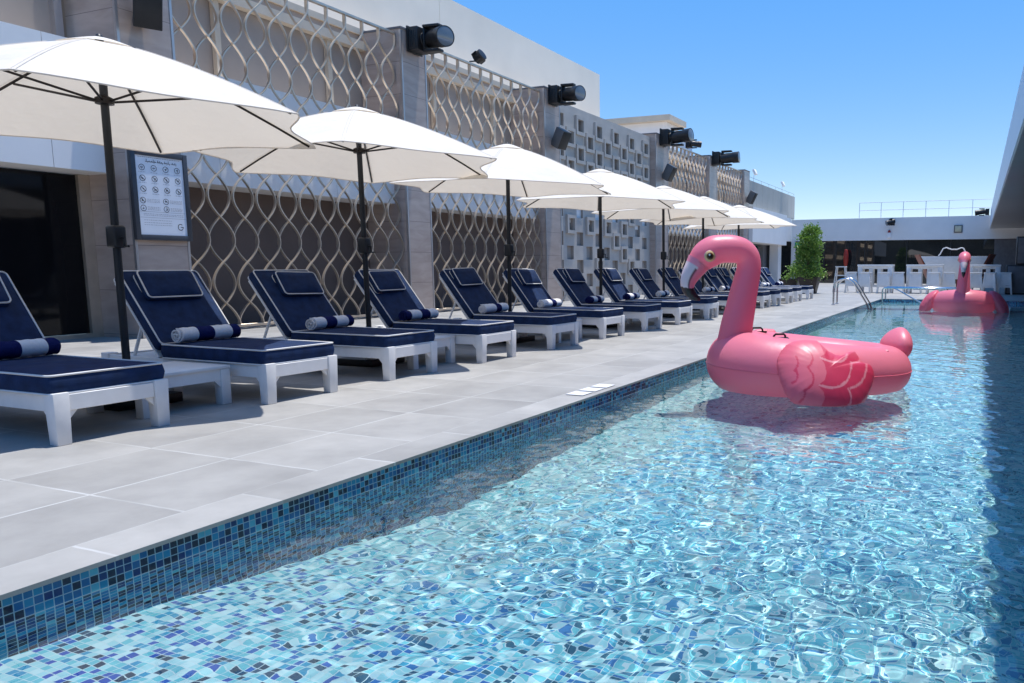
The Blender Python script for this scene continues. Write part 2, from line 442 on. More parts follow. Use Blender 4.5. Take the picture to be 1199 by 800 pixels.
xs = np.concatenate([np.arange(XL, 1.0, .02), np.linspace(1.0, XR, 40)])
ys = np.concatenate([np.linspace(Y0, .5, 50)[:-1], np.arange(.5, 7, .02), np.arange(7, 15, .04), np.linspace(15, Y1, 130)])
X, Y = np.meshgrid(xs, ys, indexing='ij'); Z = water_z(X, Y)
nx, ny = X.shape
idx = np.arange(nx * ny).reshape(nx, ny)
F = np.stack([idx[:-1, :-1], idx[1:, :-1], idx[1:, 1:], idx[:-1, 1:]], -1).reshape(-1, 4)
me = bpy.data.meshes.new('pool_water')
me.from_pydata(np.stack([X, Y, Z], -1).reshape(-1, 3).tolist(), [], F.tolist())
me.polygons.foreach_set('use_smooth', [True] * len(me.polygons))
wm, nt, bs = newmat('water')
bs.inputs['Base Color'].default_value = (.93, .985, 1, 1); bs.inputs['Roughness'].default_value = 0; bs.inputs['IOR'].default_value = 1.333
bs.inputs['Transmission Weight'].default_value = 1
me.materials.append(wm)
wo = bpy.data.objects.new('pool_water', me); COL.objects.link(wo); tag(wo, kind='structure')
wo.cycles.is_caustics_caster = True

# three white depth tiles set in the coping
t = thing('depth_marker', 'three small white tiles set in a row at the pool edge', 'marker', (-2.85, 5.55, .0045))
for k, yy in enumerate((-.21, 0, .21)):
    MB().box(-.075, .075, yy - .085, yy + .085, 0, .003).build('tile', M['paper'], t)

# ------------------------------------------------------------------ loungers
XF = -4.68
LOUNGE_Y = [2.94, 4.36, 5.64, 7.00, 8.44, 9.90, 11.32, 12.76, 14.30, 15.75, 17.15, 18.44, 19.62, 21.10, 22.40, 24.05]
def rrect(lx, ly, r, k=5):
    pts = []
    for cx, cy, a0 in ((lx / 2 - r, ly / 2 - r, 0), (-lx / 2 + r, ly / 2 - r, 90), (-lx / 2 + r, -ly / 2 + r, 180), (lx / 2 - r, -ly / 2 + r, 270)):
        for i in range(k + 1):
            a = R_(a0 + 90 * i / k); pts.append((cx + r * math.cos(a), cy + r * math.sin(a)))
    # add points along straight sides
    out = []
    n = len(pts)
    for i in range(n):
        p, q = pts[i], pts[(i + 1) % n]
        L = math.hypot(q[0] - p[0], q[1] - p[1]); m = max(1, int(L / .09))
        for j in range(m): out.append((p[0] + (q[0] - p[0]) * j / m, p[1] + (q[1] - p[1]) * j / m))
    return out
def cushion(lx, ly, t, puff=.02, r=.03, sag=0):
    """rounded flat cushion centred on the origin; returns (body MB, piping MB)"""
    per = rrect(lx, ly, r)
    n = len(per); mb = MB()
    def wob(x, y): return .004 * math.sin(x * 13 + y * 7) + .003 * math.sin(y * 17 - x * 9)
    rings = []
    for s in (.0, .3, .55, .75, .88, .96, 1.0):
        rings.append([(x * s, y * s, t / 2 + puff * (1 - s ** 4) * .6 - puff * .3 + wob(x * s, y * s) * (1 - s ** 6)) for x, y in per])
    for k, bul in ((.25, .6), (.5, 1), (.75, .6)):
        rings.append([(x + bul * .010 * (x / (lx / 2)) ** 3, y + bul * .010 * (y / (ly / 2)) ** 3, t / 2 - puff * .3 - (t - puff * .6) * k) for x, y in per])
    for s in (1.0, .96, .6, .0):
        rings.append([(x * s, y * s, -t / 2 + puff * .3 - puff * .3 * (1 - s ** 4)) for x, y in per])
    mb.grid(lambda i, j: rings[i][j], len(rings), n, cv=True)
    pp = MB()
    for z in (t / 2 - puff * .3 + .002, -t / 2 + puff * .3 - .002):
        pp.tube([(x * 1.003, y * 1.003, z) for x, y in per], .0062, 6, closed=True)
    return mb, pp
def make_lounger():
    t = thing('sun_lounger', '', 'sun lounger', (XF, LOUNGE_Y[0], 0), 0, 'sun loungers in one row along the pool deck')
    hw = .335; lw = .088
    def leg(x0, sy):
        y0, y1 = (hw - lw, hw) if sy > 0 else (-hw, -hw + lw)
        g = .006
        p = [(x0 + g, y0 + g, 0), (x0 + lw - g, y0 + g, 0), (x0 + lw - g, y1 - g, 0), (x0 + g, y1 - g, 0)] + [(x0, y0, .298), (x0 + lw, y0, .298), (x0 + lw, y1, .298), (x0, y1, .298)]
        MB().hexa(p).build('leg', M['white'], t, bevel=.005)
    for x0 in (-lw, -1.90):
        for sy in (1, -1): leg(x0, sy)
    f = MB()
    za, zb = .192, .284
    for s in (1, -1):
        ya, yb = sorted((s * (hw - .012), s * (hw - .050)))
        f.box(-1.812, -lw, ya, yb, za, zb)
    f.box(-.050, -.012, -hw + lw, hw - lw, za, zb)
    f.box(-1.888, -1.85, -hw + lw, hw - lw, za, zb)
    for k in range(17):                                     # slats
        x = -1.78 + k * .1
        f.box(x, x + .085, -hw + .052, hw - .052, zb - .024, zb - .004)
    for s in (1, -1):                                       # corner gussets under the rails
        y = s * (hw - .02)
        for xa, sg in ((-lw, -1), (-1.812, 1)):
            ya, yb = sorted((y, y - s * .02))
            f.prism([(xa, za - .0005), (xa + sg * .05, za - .0005), (xa, za - .055)], 1, ya, yb)
        yy = s * (hw - lw)
        for xa in (-.045, -1.88):
            f.prism([(yy, za - .0005), (yy - s * .05, za - .0005), (yy, za - .055)], 0, xa, xa + .022)
    f.build('frame', M['white'], t, bevel=.003, seg=1)
    body, pip = cushion(1.12, .665, .114, .022)
    T = Matrix.Translation((-.585, 0, zb + .059))
    c = body.xform(T).build('seat_cushion', M['navy'], t, smooth=50)
    pip.xform(T).build('piping', M['piping'], c, smooth=60)
    # back cushion leaning at about 51 degrees
    u = Vector((-.43, 0, .54)).normalized(); n = Vector((u.z, 0, -u.x)); 
    p0 = Vector((-1.15, 0, .425))
    def frame(cu, cn): 
        o = p0 + u * cu + n * cn
        return Matrix(((u.x, 0, n.x, o.x), (0, 1, 0, o.y), (u.z, 0, n.z, o.z), (0, 0, 0, 1)))
    body, pip = cushion(.72, .66, .10, .018)
    c = body.xform(frame(.33, -.052)).build('back_cushion', M['navy'], t, smooth=50)
    pip.xform(frame(.33, -.052)).build('piping', M['piping'], c, smooth=60)
    body, pip = cushion(.25, .46, .085, .055, .03)
    c = body.xform(frame(.515, .030) @ Matrix.Rotation(R_(-5), 4, 'Y')).build('headrest_pillow', M['navy'], t, smooth=50)
    pip.xform(frame(.515, .030) @ Matrix.Rotation(R_(-5), 4, 'Y')).build('piping', M['piping'], c, smooth=60)
    bf = MB()
    for s in (1, -1): bf.box(-.08, .66, s * .30 - .022, s * .30 + .022, -.026, 0)
    for k in range(6): bf.box(-.04 + k * .125, .03 + k * .125, -.276, .276, -.02, -.002)
    bf.xform(frame(0, -.106))
    bf.build('back_frame', M['white'], t, bevel=.003, seg=1)
    st = MB()
    a = p0 + u * .30 + n * -.13
    for s in (1, -1):
        st.tube([(a.x, s * .25, a.z), (a.x - .02, s * .25, a.z - .02), (-1.62, s * .25, .24)], .013, 6)
    st.tube([(-1.62, -.25, .24), (-1.62, .25, .24)], .013, 6)
    st.build('support_strut', M['white'], t, smooth=50)
    return t
LOUNGE_NOTE = ['navy lounger at near end of row, cut off by the left edge',
 'navy lounger beside the nearest parasol pole, on the side away from the camera',
 'third navy lounger from the near end, standing before the parasol pole between screens',
 'fourth navy lounger from the near end, with the second parasol pole across its backrest',
 'fifth navy lounger from the near end, backrest against a wave screen, before third pole',
 'sixth navy lounger from the near end, third parasol pole across its backrest',
 'seventh navy lounger from the near end, backrest before the first squares of the wall',
 'eighth navy lounger from the near end, its backrest crossed by fourth parasol pole',
 'ninth navy lounger from the near end, backrest before the grey square relief wall',
 'tenth navy lounger from the near end, beside the fifth parasol pole',
 'eleventh navy lounger from the near end, seen just behind the flamingo beak',
 'twelfth navy lounger from the near end, framed inside the big flamingo neck',
 'thirteenth navy lounger from the near end, mostly hidden behind the big flamingo neck',
 'fourteenth navy lounger from near end, third from the potted shrub end',
 'fifteenth navy lounger from near end, last but one before the potted shrub',
 'last navy lounger of the row, far end beside the potted shrub']
base_l = make_lounger()
loungers = [base_l]
base_l['label'] = LOUNGE_NOTE[0]
for k in range(1, 16):
    L_ = dup(base_l, LOUNGE_NOTE[k], (XF + random.uniform(-.03, .02), LOUNGE_Y[k], 0), R_(random.uniform(-1.6, 1.6)))
    for ch in L_.children:
        if ch.name.startswith('headrest_pillow'):
            q = random.uniform(-.03, .012); ch.location = (-.623 * q, random.uniform(-.035, .035), .782 * q); ch.rotation_euler = (R_(random.uniform(-1.5, 1.5)), 0, R_(random.uniform(-2, 2)))
    loungers.append(L_)

# rolled towels, one on each seat
def make_towel(stripes, seed):
    rnd = random.Random(seed)
    turns, th, r0 = 3.6, .014, .014
    L = .52
    n = 96
    cs = []
    for i in range(n + 1):
        a = 2 * PI * turns * i / n; r = r0 + (.066 - r0) * i / n + .0012 * math.sin(a * 2.3 + seed)
        cs.append((a, r))
    mb = MB()
    ns = 26
    tot = sum(w for w, _ in stripes)
    edges = []; acc = 0
    for w, c in stripes: acc += w; edges.append((acc / tot, c))
    def ring(k):
        y = -L / 2 + L * k / ns
        out = []
        endw = .006 * math.sin(k * 1.7 + seed)
        for side in (1, 0):
            rng_ = range(n + 1) if side else range(n, -1, -1)
            for i in rng_:
                a, r = cs[i]
                rr = r if side else max(.004, r - th * .82)
                yy = y
                if k == 0: yy -= .010 * (1 - i / n) - .008 * math.sin(a * .5 + seed)
                if k == ns: yy += .010 * (1 - i / n) - .008 * math.sin(a * .5 + seed)
                out.append((rr * math.cos(a + 4.4) * 1.06, yy, rr * math.sin(a + 4.4) * .93 + .061 + endw * .3))
        return out
    rings = [ring(k) for k in range(ns + 1)]
    m = len(rings[0])
    vs = [p for r in rings for p in r]
    o = 0
    for k in range(ns):
        f = (k + .5) / ns
        mi = next(c for e_, c in edges if f <= e_)
        fs = [(k * m + j, k * m + (j + 1) % m, (k + 1) * m + (j + 1) % m, (k + 1) * m + j) for j in range(m)]
        mb.f += fs; mb.m += [mi] * len(fs)
    mb.v = vs
    for k, mi in ((0, edges[0][1]), (ns, edges[-1][1])):
        fs = [(k * m + i, k * m + i + 1, k * m + m - 2 - i, k * m + m - 1 - i) for i in range(n)]
        mb.f += fs; mb.m += [mi] * len(fs)
    o = mb.build('rolled_towel', [M['towel_w'], M['towel_n']], smooth=45)
    return o
TW = [[(1.0, 0), (.95, 1), (1.0, 0), (.55, 1)], [(.55, 1), (1, 0), (.9, 1), (.9, 0)], [(1.6, 0), (.8, 1), (1.1, 0)]]
tproto = [make_towel(s, 3 + i) for i, s in enumerate(TW)]
seq = [0, 0, 0, 1, 2, 2, 1, 1, 2, 1, 2, 0, 1, 0, 2, 1]
used = set()
TL = 'rolled striped towel on the {} lounger {}'
for k in range(16):
    q = seq[k]
    if q in used:
        o = tproto[q].copy(); COL.objects.link(o)
    else:
        o = tproto[q]; used.add(q)
    o.location = (XF - 1.055 + random.uniform(-.01, .015), LOUNGE_Y[k] + random.uniform(-.03, .03) + (.02 if k < 3 else 0), .402)
    o.rotation_euler = (0, 0, R_(random.uniform(-4, 4)))
    w = ORD[k]
    where = 'from the near end' if k else 'of the row'
    if k >= 12: w = {12: 'fourth', 13: 'third', 14: 'second', 15: 'last'}[k]; where = 'counted from the shrub end' if k < 15 else 'beside the shrub'
    tag(o, TL.format(w, where), 'towel', 'rolled towels on the loungers')

# side tables between the pairs
def make_table():
    t = thing('side_table', '', 'side table', (0, 0, 0), 0, 'white side tables between the loungers')
    w, dp, l = .335, .30, .075
    MB().box(-dp, dp, -w, w, .262, .285).build('tabletop', M['white'], t, bevel=.004)
    for sx in (1, -1):
        for sy in (1, -1):
            xa, xb = sorted((sx * (dp - .004), sx * (dp - .004 - l))); ya, yb = sorted((sy * (w - .004), sy * (w - .004 - l)))
            MB().box(xa, xb, ya, yb, 0, .261).build('leg', M['white'], t, bevel=.004)
    a = MB()
    a.box(dp - .04, dp - .012, -w + l, w - l, .18, .2615); a.box(-dp + .012, -dp + .04, -w + l, w - l, .18, .2615)
    a.box(-dp + l, dp - l, w - .04, w - .012, .18, .2615); a.box(-dp + l, dp - l, -w + .012, -w + .04, .18, .2615)
    for s in (1, -1):
        yy = s * (w - l - .004)
        a.prism([(yy, .1795), (yy - s * .045, .1795), (yy, .13)], 0, dp - .036, dp - .016)
    a.build('apron', M['white'], t)
    return t
tb = make_table()
TY = [(LOUNGE_Y[2 * k] + LOUNGE_Y[2 * k + 1]) / 2 for k in range(8)]
for k in range(8):
    y = TY[k]
    lab = f'low white side table in the {ORD[k] if k < 7 else "last"} lounger pair counted from the near end'
    if k == 0: tb.location = (-5.31, y, 0); tb['label'] = lab
    else: dup(tb, lab, (-5.31, y, 0))

# ------------------------------------------------------------------ parasols
def make_parasol(rot, seed):
    t = thing('parasol', '', 'parasol', (0, 0, 0), 0, 'cream parasols over the loungers')
    Rr, zr, za = 1.50, 2.00, 2.545
    b = MB(); b.box(-.24, .24, -.24, .24, 0, .07); b.lathe([(.06, .0702), (.06, .11), (.04, .13), (.04, .32)], n=16)
    b.build('base', M['black'], t, bevel=.006)
    MB().tube([(0, 0, .08), (0, 0, 1.2), (0, 0, 2.56)], .026, 14).build('pole', M['pole'], t, smooth=50)
    cr = MB().box(-.05, .055, -.045, .045, 1.13, 1.29).build('crank_housing', M['pole'], t, bevel=.018, seg=3)
    MB().tube([(.055, 0, 1.2), (.085, 0, 1.2), (.085, 0, 1.14), (.13, 0, 1.14)], .008, 6).build('crank_handle', M['pole'], cr, smooth=50)
    MB().lathe([(.03, 2.12), (.058, 2.125), (.058, 2.165), (.03, 2.18)], n=14).build('hub', M['bronze'], t, smooth=40)
    rnd = random.Random(seed)
    # canopy: six panels, deep scallop between rib tips, fabric sagging between ribs
    nu, nv = 14, 72
    def cpt(i, j, dz=0):
        s = .055 + .945 * i / (nu - 1)
        a = 2 * PI * j / nv
        k = (a * 6 / (2 * PI)) % 1.0
        q = math.sin(PI * k)                         # 0 on a rib, 1 mid panel
        rad = Rr * s * (1 - .21 * q ** 1.1 * s ** 1.2)
        z = za - (za - zr) * (s ** 1.32) - .055 * q * s * (1 - .35 * s) + .05 * q * s ** 5
        a2 = a + rot
        return (rad * math.cos(a2), rad * math.sin(a2), z + dz)
    c = MB(); c.grid(lambda i, j: cpt(i, j), nu, nv, cv=True)
    can = c.build('canopy', M['canopy'], t, smooth=60)
    hem = MB(); hem.tube([cpt(nu - 1, j, .001) for j in range(nv)], .006, 5, closed=True)
    hem.build('hem', M['canopy'], can, smooth=60)
    sw = MB()
    for k in range(6):
        for o_ in (-.012, .012):
            ln_ = []
            for i in range(2, nu):
                p = cpt(i, k * 12, .004); a2 = rot + k * PI / 3
                ln_.append((p[0] - math.sin(a2) * o_, p[1] + math.cos(a2) * o_, p[2] - abs(o_) * .1))
            sw.tube(ln_, .0018, 4)
    sw.build('stitching', M['canopy'], can, smooth=60)
    v = MB()
    def vpt(i, j):
        s = i / 5; a = 2 * PI * j / 36; k = (a * 6 / (2 * PI)) % 1.0; q = math.sin(PI * k)
        r = .012 + .24 * s * (1 - .12 * q)
        return (r * math.cos(a + rot), r * math.sin(a + rot), za + .030 - .076 * s ** 1.25 + .006 * q * s * s)
    v.grid(vpt, 6, 36, cv=True)
    v.build('vent', M['canopy'], t, smooth=60)
    MB().lathe([(.02, 2.566), (.024, 2.575), (.018, 2.59), (.005, 2.597)], n=10).build('finial', M['pole'], t, smooth=40)
    for k in range(6):
        a = rot + k * PI / 3
        ca, sa = math.cos(a), math.sin(a)
        pts = []
        for s in (.03, .2, .4, .6, .8, .97):
            z = za - (za - zr) * s ** 1.32 - .014
            pts.append((Rr * s * ca * .995, Rr * s * sa * .995, z))
        rb = MB().tube(pts, .0095, 6).build('rib', M['bronze'], t, smooth=50)
        zs = za - (za - zr) * .50 ** 1.32 - .03
        MB().tube([(.05 * ca, .05 * sa, 2.145), (Rr * .50 * ca, Rr * .50 * sa, zs)], .0085, 6).build('strut', M['bronze'], rb, smooth=50)
    return t
PY = [(3.67, 12, -5.68), (6.21, 8, -5.75), (8.83, -8, -5.75), (11.58, -2, -5.75), (14.4, -14, -5.75), (16.95, -22, -5.8), (19.7, 5, -5.75)]
PN = ['large cream parasol nearest the camera, running out of the left edge',
      'second cream parasol from the camera, in front of the nearer wave screen',
      'third cream parasol from the camera, before the second stone pillar and screen',
      'fourth cream parasol from the camera, before the grey relief wall of squares',
      'fifth cream parasol from the camera, pole left of the far wave screens',
      'sixth cream parasol from the camera, low between fifth and last, above flamingo head',
      'last and farthest cream parasol of the row, before white far fascia']
for k, (y, rot, x) in enumerate(PY):
    p = make_parasol(R_(rot), k)
    p.location = (x, y, 0); p['label'] = PN[k]
    p.rotation_euler = (R_(random.uniform(-1, 1)), R_(random.uniform(-1, 1)), 0)

# ------------------------------------------------------------------ left wing of the building
COLS = [(7.15, 7.95), (12.74, 13.48), (18.22, 19.05), (25.92, 27.1), (31.87, 32.9), (37.2, 38.1)]
wing = thing('hotel_wing', 'long two storey hotel wing with stone pillars along the left of the deck', 'building', (-11.7, 16, 0))
wl = Vector((-11.7, 16, 0))
def part(mb, name, m, parent=wing, **k):
    mb.v = [(p[0] - wl.x, p[1] - wl.y, p[2] - wl.z) for p in mb.v]
    return mb.build(name, m, parent, **k)
# walls behind the screens
w = MB(); w.box(-12.0, -11.7, 7.2, 38.0, 0, 2.28); part(w, 'lower_wall', M['brown_wall'])
w = MB(); w.box(-12.0, -11.7, 7.2, 38.0, 3.92, 5.6); part(w, 'upper_wall', M['grey_panel'])
# white slab edge, in panels with fine joints
w = MB()
yy = -8.0
while yy < 38.0:
    y2 = min(yy + 2.4, 38.0)
    for za, zb in ((2.26, 2.795), (2.803, 3.36), (3.368, 3.92)):
        w.box(-12.3, -10.97, yy + .004, y2 - .004, za, zb)
    yy = y2
part(w, 'slab_fascia', M['render_white'])
w = MB(); w.box(-16, -11.65, -8, 38.0, 5.6, 5.72); part(w, 'roof_edge', M['beige'])
# cream attic wall standing above and behind
w = MB()
for ya, yb in ((-10, 9.2), (9.212, 16.4), (16.412, 25.2)): w.box(-16.5, -12.5, ya, yb, 5.722, 7.62)
w.box(-16.4, -12.53, -9, 25, 5.722, 7.58); part(w, 'attic_wall', M['render_cream'])
# beige posts and beam of the upper wall
for (a, b_) in ((7.95, 12.74), (13.48, 18.22), (27.1, 31.87), (32.9, 37.2)):
    w = MB(); w.box(-11.69, -11.52, a, b_, 5.28, 5.44); part(w, 'window_beam', M['beige'])
    for k in range(2):
        y = a + (b_ - a) * (k + .62) / 2
        w = MB(); w.box(-11.69, -11.60, y - .05, y + .05, 3.925, 5.278); part(w, 'window_post', M['beige'])
# pillars
for (a, b_) in COLS:
    c = MB(); c.box(-11.69, -10.66, a, b_, 0.0, 5.62)
    cc = part(c, 'pillar', M['stone'])
    tr = MB()
    for y in (a - .003, b_ - .032):
        tr.box(-10.70, -10.652, y, y + .035, .01, 5.6)
    part(tr, 'corner_trim', M['trim'], cc)
    cap = MB(); cap.box(-11.70, -10.64, a - .015, b_ + .015, 5.621, 5.66); part(cap, 'capstone', M['stucco_dark'], cc)
# dark doorway bay left of first pillar
w = MB(); w.box(-11.62, -11.56, -8, 7.0, .06, 2.25); door = part(w, 'glass_door', M['darkglass'])
w = MB(); w.box(-11.66, -11.50, 7.0, 7.148, 0, 2.255)
for y in (1.6, 4.3): w.box(-11.60, -11.53, y, y + .07, .06, 2.2)
w.box(-11.64, -11.5, -8, 7.0, 0, .055)
part(w, 'door_frame', M['bronze_bar'], door)
w = MB(); w.box(-11.66, -11.6, -8, 6.9, 3.93, 5.6); win = part(w, 'upper_window', M['grey_panel'])
w = MB(); w.box(-11.62, -11.5, 6.9, 7.0, 3.93, 5.6); part(w, 'window_post', M['trim'], win)
w = MB(); w.box(-11.62, -11.54, 3.2, 3.28, 3.93, 5.6); part(w, 'window_post', M['trim'], win)
# relief wall of framed squares
def relief(y0, y1, z0, z1):
    dy, dz = .605, .405
    rnd = random.Random(4)
    holes = []; fr = MB(); X0 = -10.90
    r = 0; z = z1 - .42
    while z > .1:
        c = 0; y = y0 + .16 + (dy if r % 2 else 0)
        while y < y1 - .1:
            ok = y + .45 < y1
            if ok:
                high = z > 3.3
                if high or rnd.random() < .28:
                    o, i_, h = .265, .17, .075
                    if high: holes.append((y + .17 - i_, y + .17 + i_, z - i_, z + i_))
                    else: holes.append((y + .17 - i_, y + .17 + i_, z - i_, z + i_))
                    yc = y + .17
                    fr.box(X0, X0 + h, yc - o, yc - i_ , z - o, z + o); fr.box(X0, X0 + h, yc + i_, yc + o, z - o, z + o)
                    fr.box(X0, X0 + h, yc - i_, yc + i_, z + i_, z + o); fr.box(X0, X0 + h, yc - i_, yc + i_, z - o, z - i_)
                else:
                    holes.append((y + .17 - .20, y + .17 + .20, z - .195, z + .195))
            y += 2 * dy
        z -= dz; r += 1
    ys_ = sorted({round(v, 4) for h in holes for v in h[:2]} | {y0, y1}); zs_ = sorted({round(v, 4) for h in holes for v in h[2:]} | {z0, z1})
    pn = MB(); inn = MB()
    H = [tuple(round(v, 4) for v in h) for h in holes]
    for ya, yb in zip(ys_[:-1], ys_[1:]):
        for za, zb in zip(zs_[:-1], zs_[1:]):
            cy, cz = (ya + yb) / 2, (za + zb) / 2
            if any(h[0] < cy < h[1] and h[2] < cz < h[3] for h in H): continue
            pn.add([(X0, ya, za), (X0, yb, za), (X0, yb, zb), (X0, ya, zb)], [(0, 1, 2, 3)])
    for h in H:
        a, b_, c, d_ = h; xb = X0 - .09
        inn.add([(X0, a, c), (X0, b_, c), (X0, b_, d_), (X0, a, d_), (xb, a, c), (xb, b_, c), (xb, b_, d_), (xb, a, d_)],
                [(0, 1, 5, 4), (1, 2, 6, 5), (2, 3, 7, 6), (3, 0, 4, 7), (4, 5, 6, 7)])
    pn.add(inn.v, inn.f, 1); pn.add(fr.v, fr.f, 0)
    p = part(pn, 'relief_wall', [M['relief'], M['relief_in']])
    top = MB(); top.box(-11.6, X0, y0, y1, z1 + .0005, z1 + .06); part(top, 'coping', M['relief'], p)
relief(19.05, 25.92, 0, 5.46)
# far part: ribbed cladding above a smooth white fascia, recess below
g = MB()
y = 38.1
while y < 49.6:
    g.box(-11.3, -10.92, y + .012, min(y + 1.18, 49.7), 3.96, 5.35); y += 1.19
gp = part(g, 'ribbed_cladding', M['groove'])
g = MB(); g.box(-11.3, -10.95, 38.1, 49.7, 3.955, 5.34); part(g, 'backing', M['stucco_dark'], gp)
g = MB(); g.box(-14, -10.45, 38.1, 45.6, 2.22, 3.95); g.box(-14, -10.72, 45.6, 47.99, 2.52, 3.9); part(g, 'far_fascia', M['render_white'])
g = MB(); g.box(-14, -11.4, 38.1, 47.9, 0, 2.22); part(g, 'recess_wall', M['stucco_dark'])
g = MB(); g.box(-11.2, -10.7, 44.6, 45.4, 0, 2.219); part(g, 'white_post', M['render_white'])
g = MB(); g.box(-11.35, -11.3, 41, 43.4, 0, 2.1); part(g, 'dark_door', M['darkglass'])
g = MB()
g.tube([(-10.95, 38.2, 5.52), (-10.95, 49.6, 5.52)], .016, 6)
for k in range(8): g.tube([(-10.95, 38.3 + k * 1.6, 5.35), (-10.95, 38.3 + k * 1.6, 5.52)], .012, 5)
part(g, 'guard_rail', M['steel'], smooth=50)
# set-back roof block with a beige overhanging slab
rb = thing('roof_block', 'small white rooftop block with beige flat overhanging slab', 'rooftop block', (-14.05, 34, 5.85))
MB().box(-5.0, .55, 0, 1.6, 0, 1.72).build('wall', M['render_white'], rb)
MB().box(-5.4, .85, -.3, 1.9, 1.723, 1.98).build('roof', M['beige'], rb)

# ------------------------------------------------------------------ wave screens
def make_screen(y0, y1, label):
    t = thing('lattice_screen', label, 'screen', (-10.82, (y0 + y1) / 2, 0), 0, 'wavy metal lattice screens between the pillars')
    W = y1 - y0 - .02
    nc = int(round(W / .435)); c = W / nc
    half = .665; zb, zt = .09, 5.40
    rl = MB(); rl.box(-.035, .035, -W / 2, W / 2, 5.52, 5.565); rl.build('top_rail', M['bronze_bar'], t, bevel=.004, seg=1)
    rl = MB(); rl.box(-.035, .035, -W / 2, W / 2, .04, .085); rl.build('bottom_rail', M['bronze_bar'], t, bevel=.004, seg=1)
    hw, th = .0225, .0085
    A = c / 2 - th - .0015
    nz = 130
    for i in range(nc):
        yc = -W / 2 + (i + .5) * c
        for sg in (1, -1):                                   # front and rear layer cross in every column
            xo = .025 * sg
            pts = []
            for k in range(nz + 1):
                z = zb + (zt - zb) * k / nz
                q = math.cos(PI * (zt - z) / half)
                q = math.copysign(abs(q) ** .92, q)
                pts.append((yc + sg * A * q, z))
            pts.append((yc + sg * A, zt + .06)); pts.append((yc + sg * A, 5.52))
            vs = []
            for k in range(len(pts)):
                a = pts[max(k - 1, 0)]; b_ = pts[min(k + 1, len(pts) - 1)]
                dx, dz = b_[0] - a[0], b_[1] - a[1]; L = math.hypot(dx, dz) or 1
                ny_, nz_ = dz / L * th, -dx / L * th
                y, z = pts[k]
                vs += [(xo - hw, y - ny_, z - nz_), (xo + hw, y - ny_, z - nz_), (xo + hw, y + ny_, z + nz_), (xo - hw, y + ny_, z + nz_)]
            mb = MB()
            fs = []
            for k in range(len(pts) - 1):
                fs += [(4 * k + j, 4 * k + (j + 1) % 4, 4 * k + 4 + (j + 1) % 4, 4 * k + 4 + j) for j in range(4)]
            fs += [(0, 1, 2, 3), tuple(4 * (len(pts) - 1) + j for j in range(4))]
            mb.add(vs, fs); mb.build('wave_bar', M['bronze_bar'], t, smooth=40)
    return t
make_screen(7.95, 12.74, 'bronze wave lattice screen right of the rules board, nearest of the four')
make_screen(13.48, 18.22, 'bronze wave lattice screen between second pillar and the relief wall')
make_screen(27.1, 31.87, 'far bronze wave lattice screen just beyond the relief wall of squares')
make_screen(32.9, 37.2, 'farthest bronze wave lattice screen, next to the ribbed grey cladding')

# ------------------------------------------------------------------ rules board
rb = thing('rules_board', 'pool rules board with rows of round icons on the stone pillar', 'sign', (-10.645, 7.54, 1.36))
fr = MB()
W, H = .82, 1.22
fr.box(0, .07, -W / 2, -W / 2 + .065, 0, H); fr.box(0, .07, W / 2 - .065, W / 2, 0, H)
fr.box(0, .07, -W / 2 + .065, W / 2 - .065, 0, .075); fr.box(0, .07, -W / 2 + .065, W / 2 - .065, H - .075, H)
fr.build('frame', M['board_frame'], rb, bevel=.006)
pn = MB().box(0, .05, -W / 2 + .065, W / 2 - .065, .075, H - .075).build('panel', M['paper'], rb)
def ring(mb, cy, cz, r, w=.006, n=20, x=.0525):
    vs = []; fs = []
    for j in range(n):
        a = 2 * PI * j / n
        for q in (r - w, r): vs.append((x, cy + q * math.cos(a), cz + q * math.sin(a)))
    for j in range(n):
        k = (j + 1) % n; fs.append((2 * j, 2 * j + 1, 2 * k + 1, 2 * k))
    mb.add(vs, fs)
def stroke(mb, y0, z0, y1, z1, w=.006, x=.0527):
    dy, dz = y1 - y0, z1 - z0; L = math.hypot(dy, dz) or 1; ny_, nz_ = -dz / L * w / 2, dy / L * w / 2
    mb.add([(x, y0 + ny_, z0 + nz_), (x, y1 + ny_, z1 + nz_), (x, y1 - ny_, z1 - nz_), (x, y0 - ny_, z0 - nz_)], [(0, 1, 2, 3)])
rnd = random.Random(11)
def icon(cy, cz, kind):
    m = MB(); r = .042
    ring(m, cy, cz, r, .007)
    if kind == 0: stroke(m, cy - .028, cz + .028, cy + .028, cz - .028, .008, .0531)
    for k in range(3):
        a = rnd.uniform(0, PI); q = rnd.uniform(.008, .02)
        oy, oz = rnd.uniform(-.01, .01), rnd.uniform(-.01, .01)
        stroke(m, cy + oy - q * math.cos(a), cz + oz - q * math.sin(a), cy + oy + q * math.cos(a), cz + oz + q * math.sin(a), .007, .0526)
    m.build('icon', M['ink'], pn)
tx = MB()
def textline(y0, y1, z, h=.006):
    y = y0
    while y < y1:
        w_ = rnd.uniform(.012, .035); stroke(tx, y, z, min(y + w_, y1), z, h, .0525); y += w_ + .008
for r_, z in enumerate((.985, .84, .695)):
    for c_ in range(4):
        cy = -.255 + c_ * .17
        icon(cy, z, 0 if r_ else 1)
        textline(cy - .05, cy + .05, z - .062); 
for r_, z in enumerate((.54, .435)):
    for cy in (-.275, .055):
        icon(cy, z, 0 if r_ == 0 and cy < 0 else 1)
        for q in (.018, 0, -.018): textline(cy + .06, cy + .24, z + q)
for z in (.36, .34, .275, .24, .21): textline(-.28, .12 if z < .3 else .3, z)
stroke(tx, -.33, .39, .33, .39, .004); stroke(tx, -.33, .31, .33, .31, .004)
textline(-.3, .3, 1.125, .008)
tx.build('small_print', M['ink2'], pn)
ti = MB()                                          # flowing heading script
yy = -.2
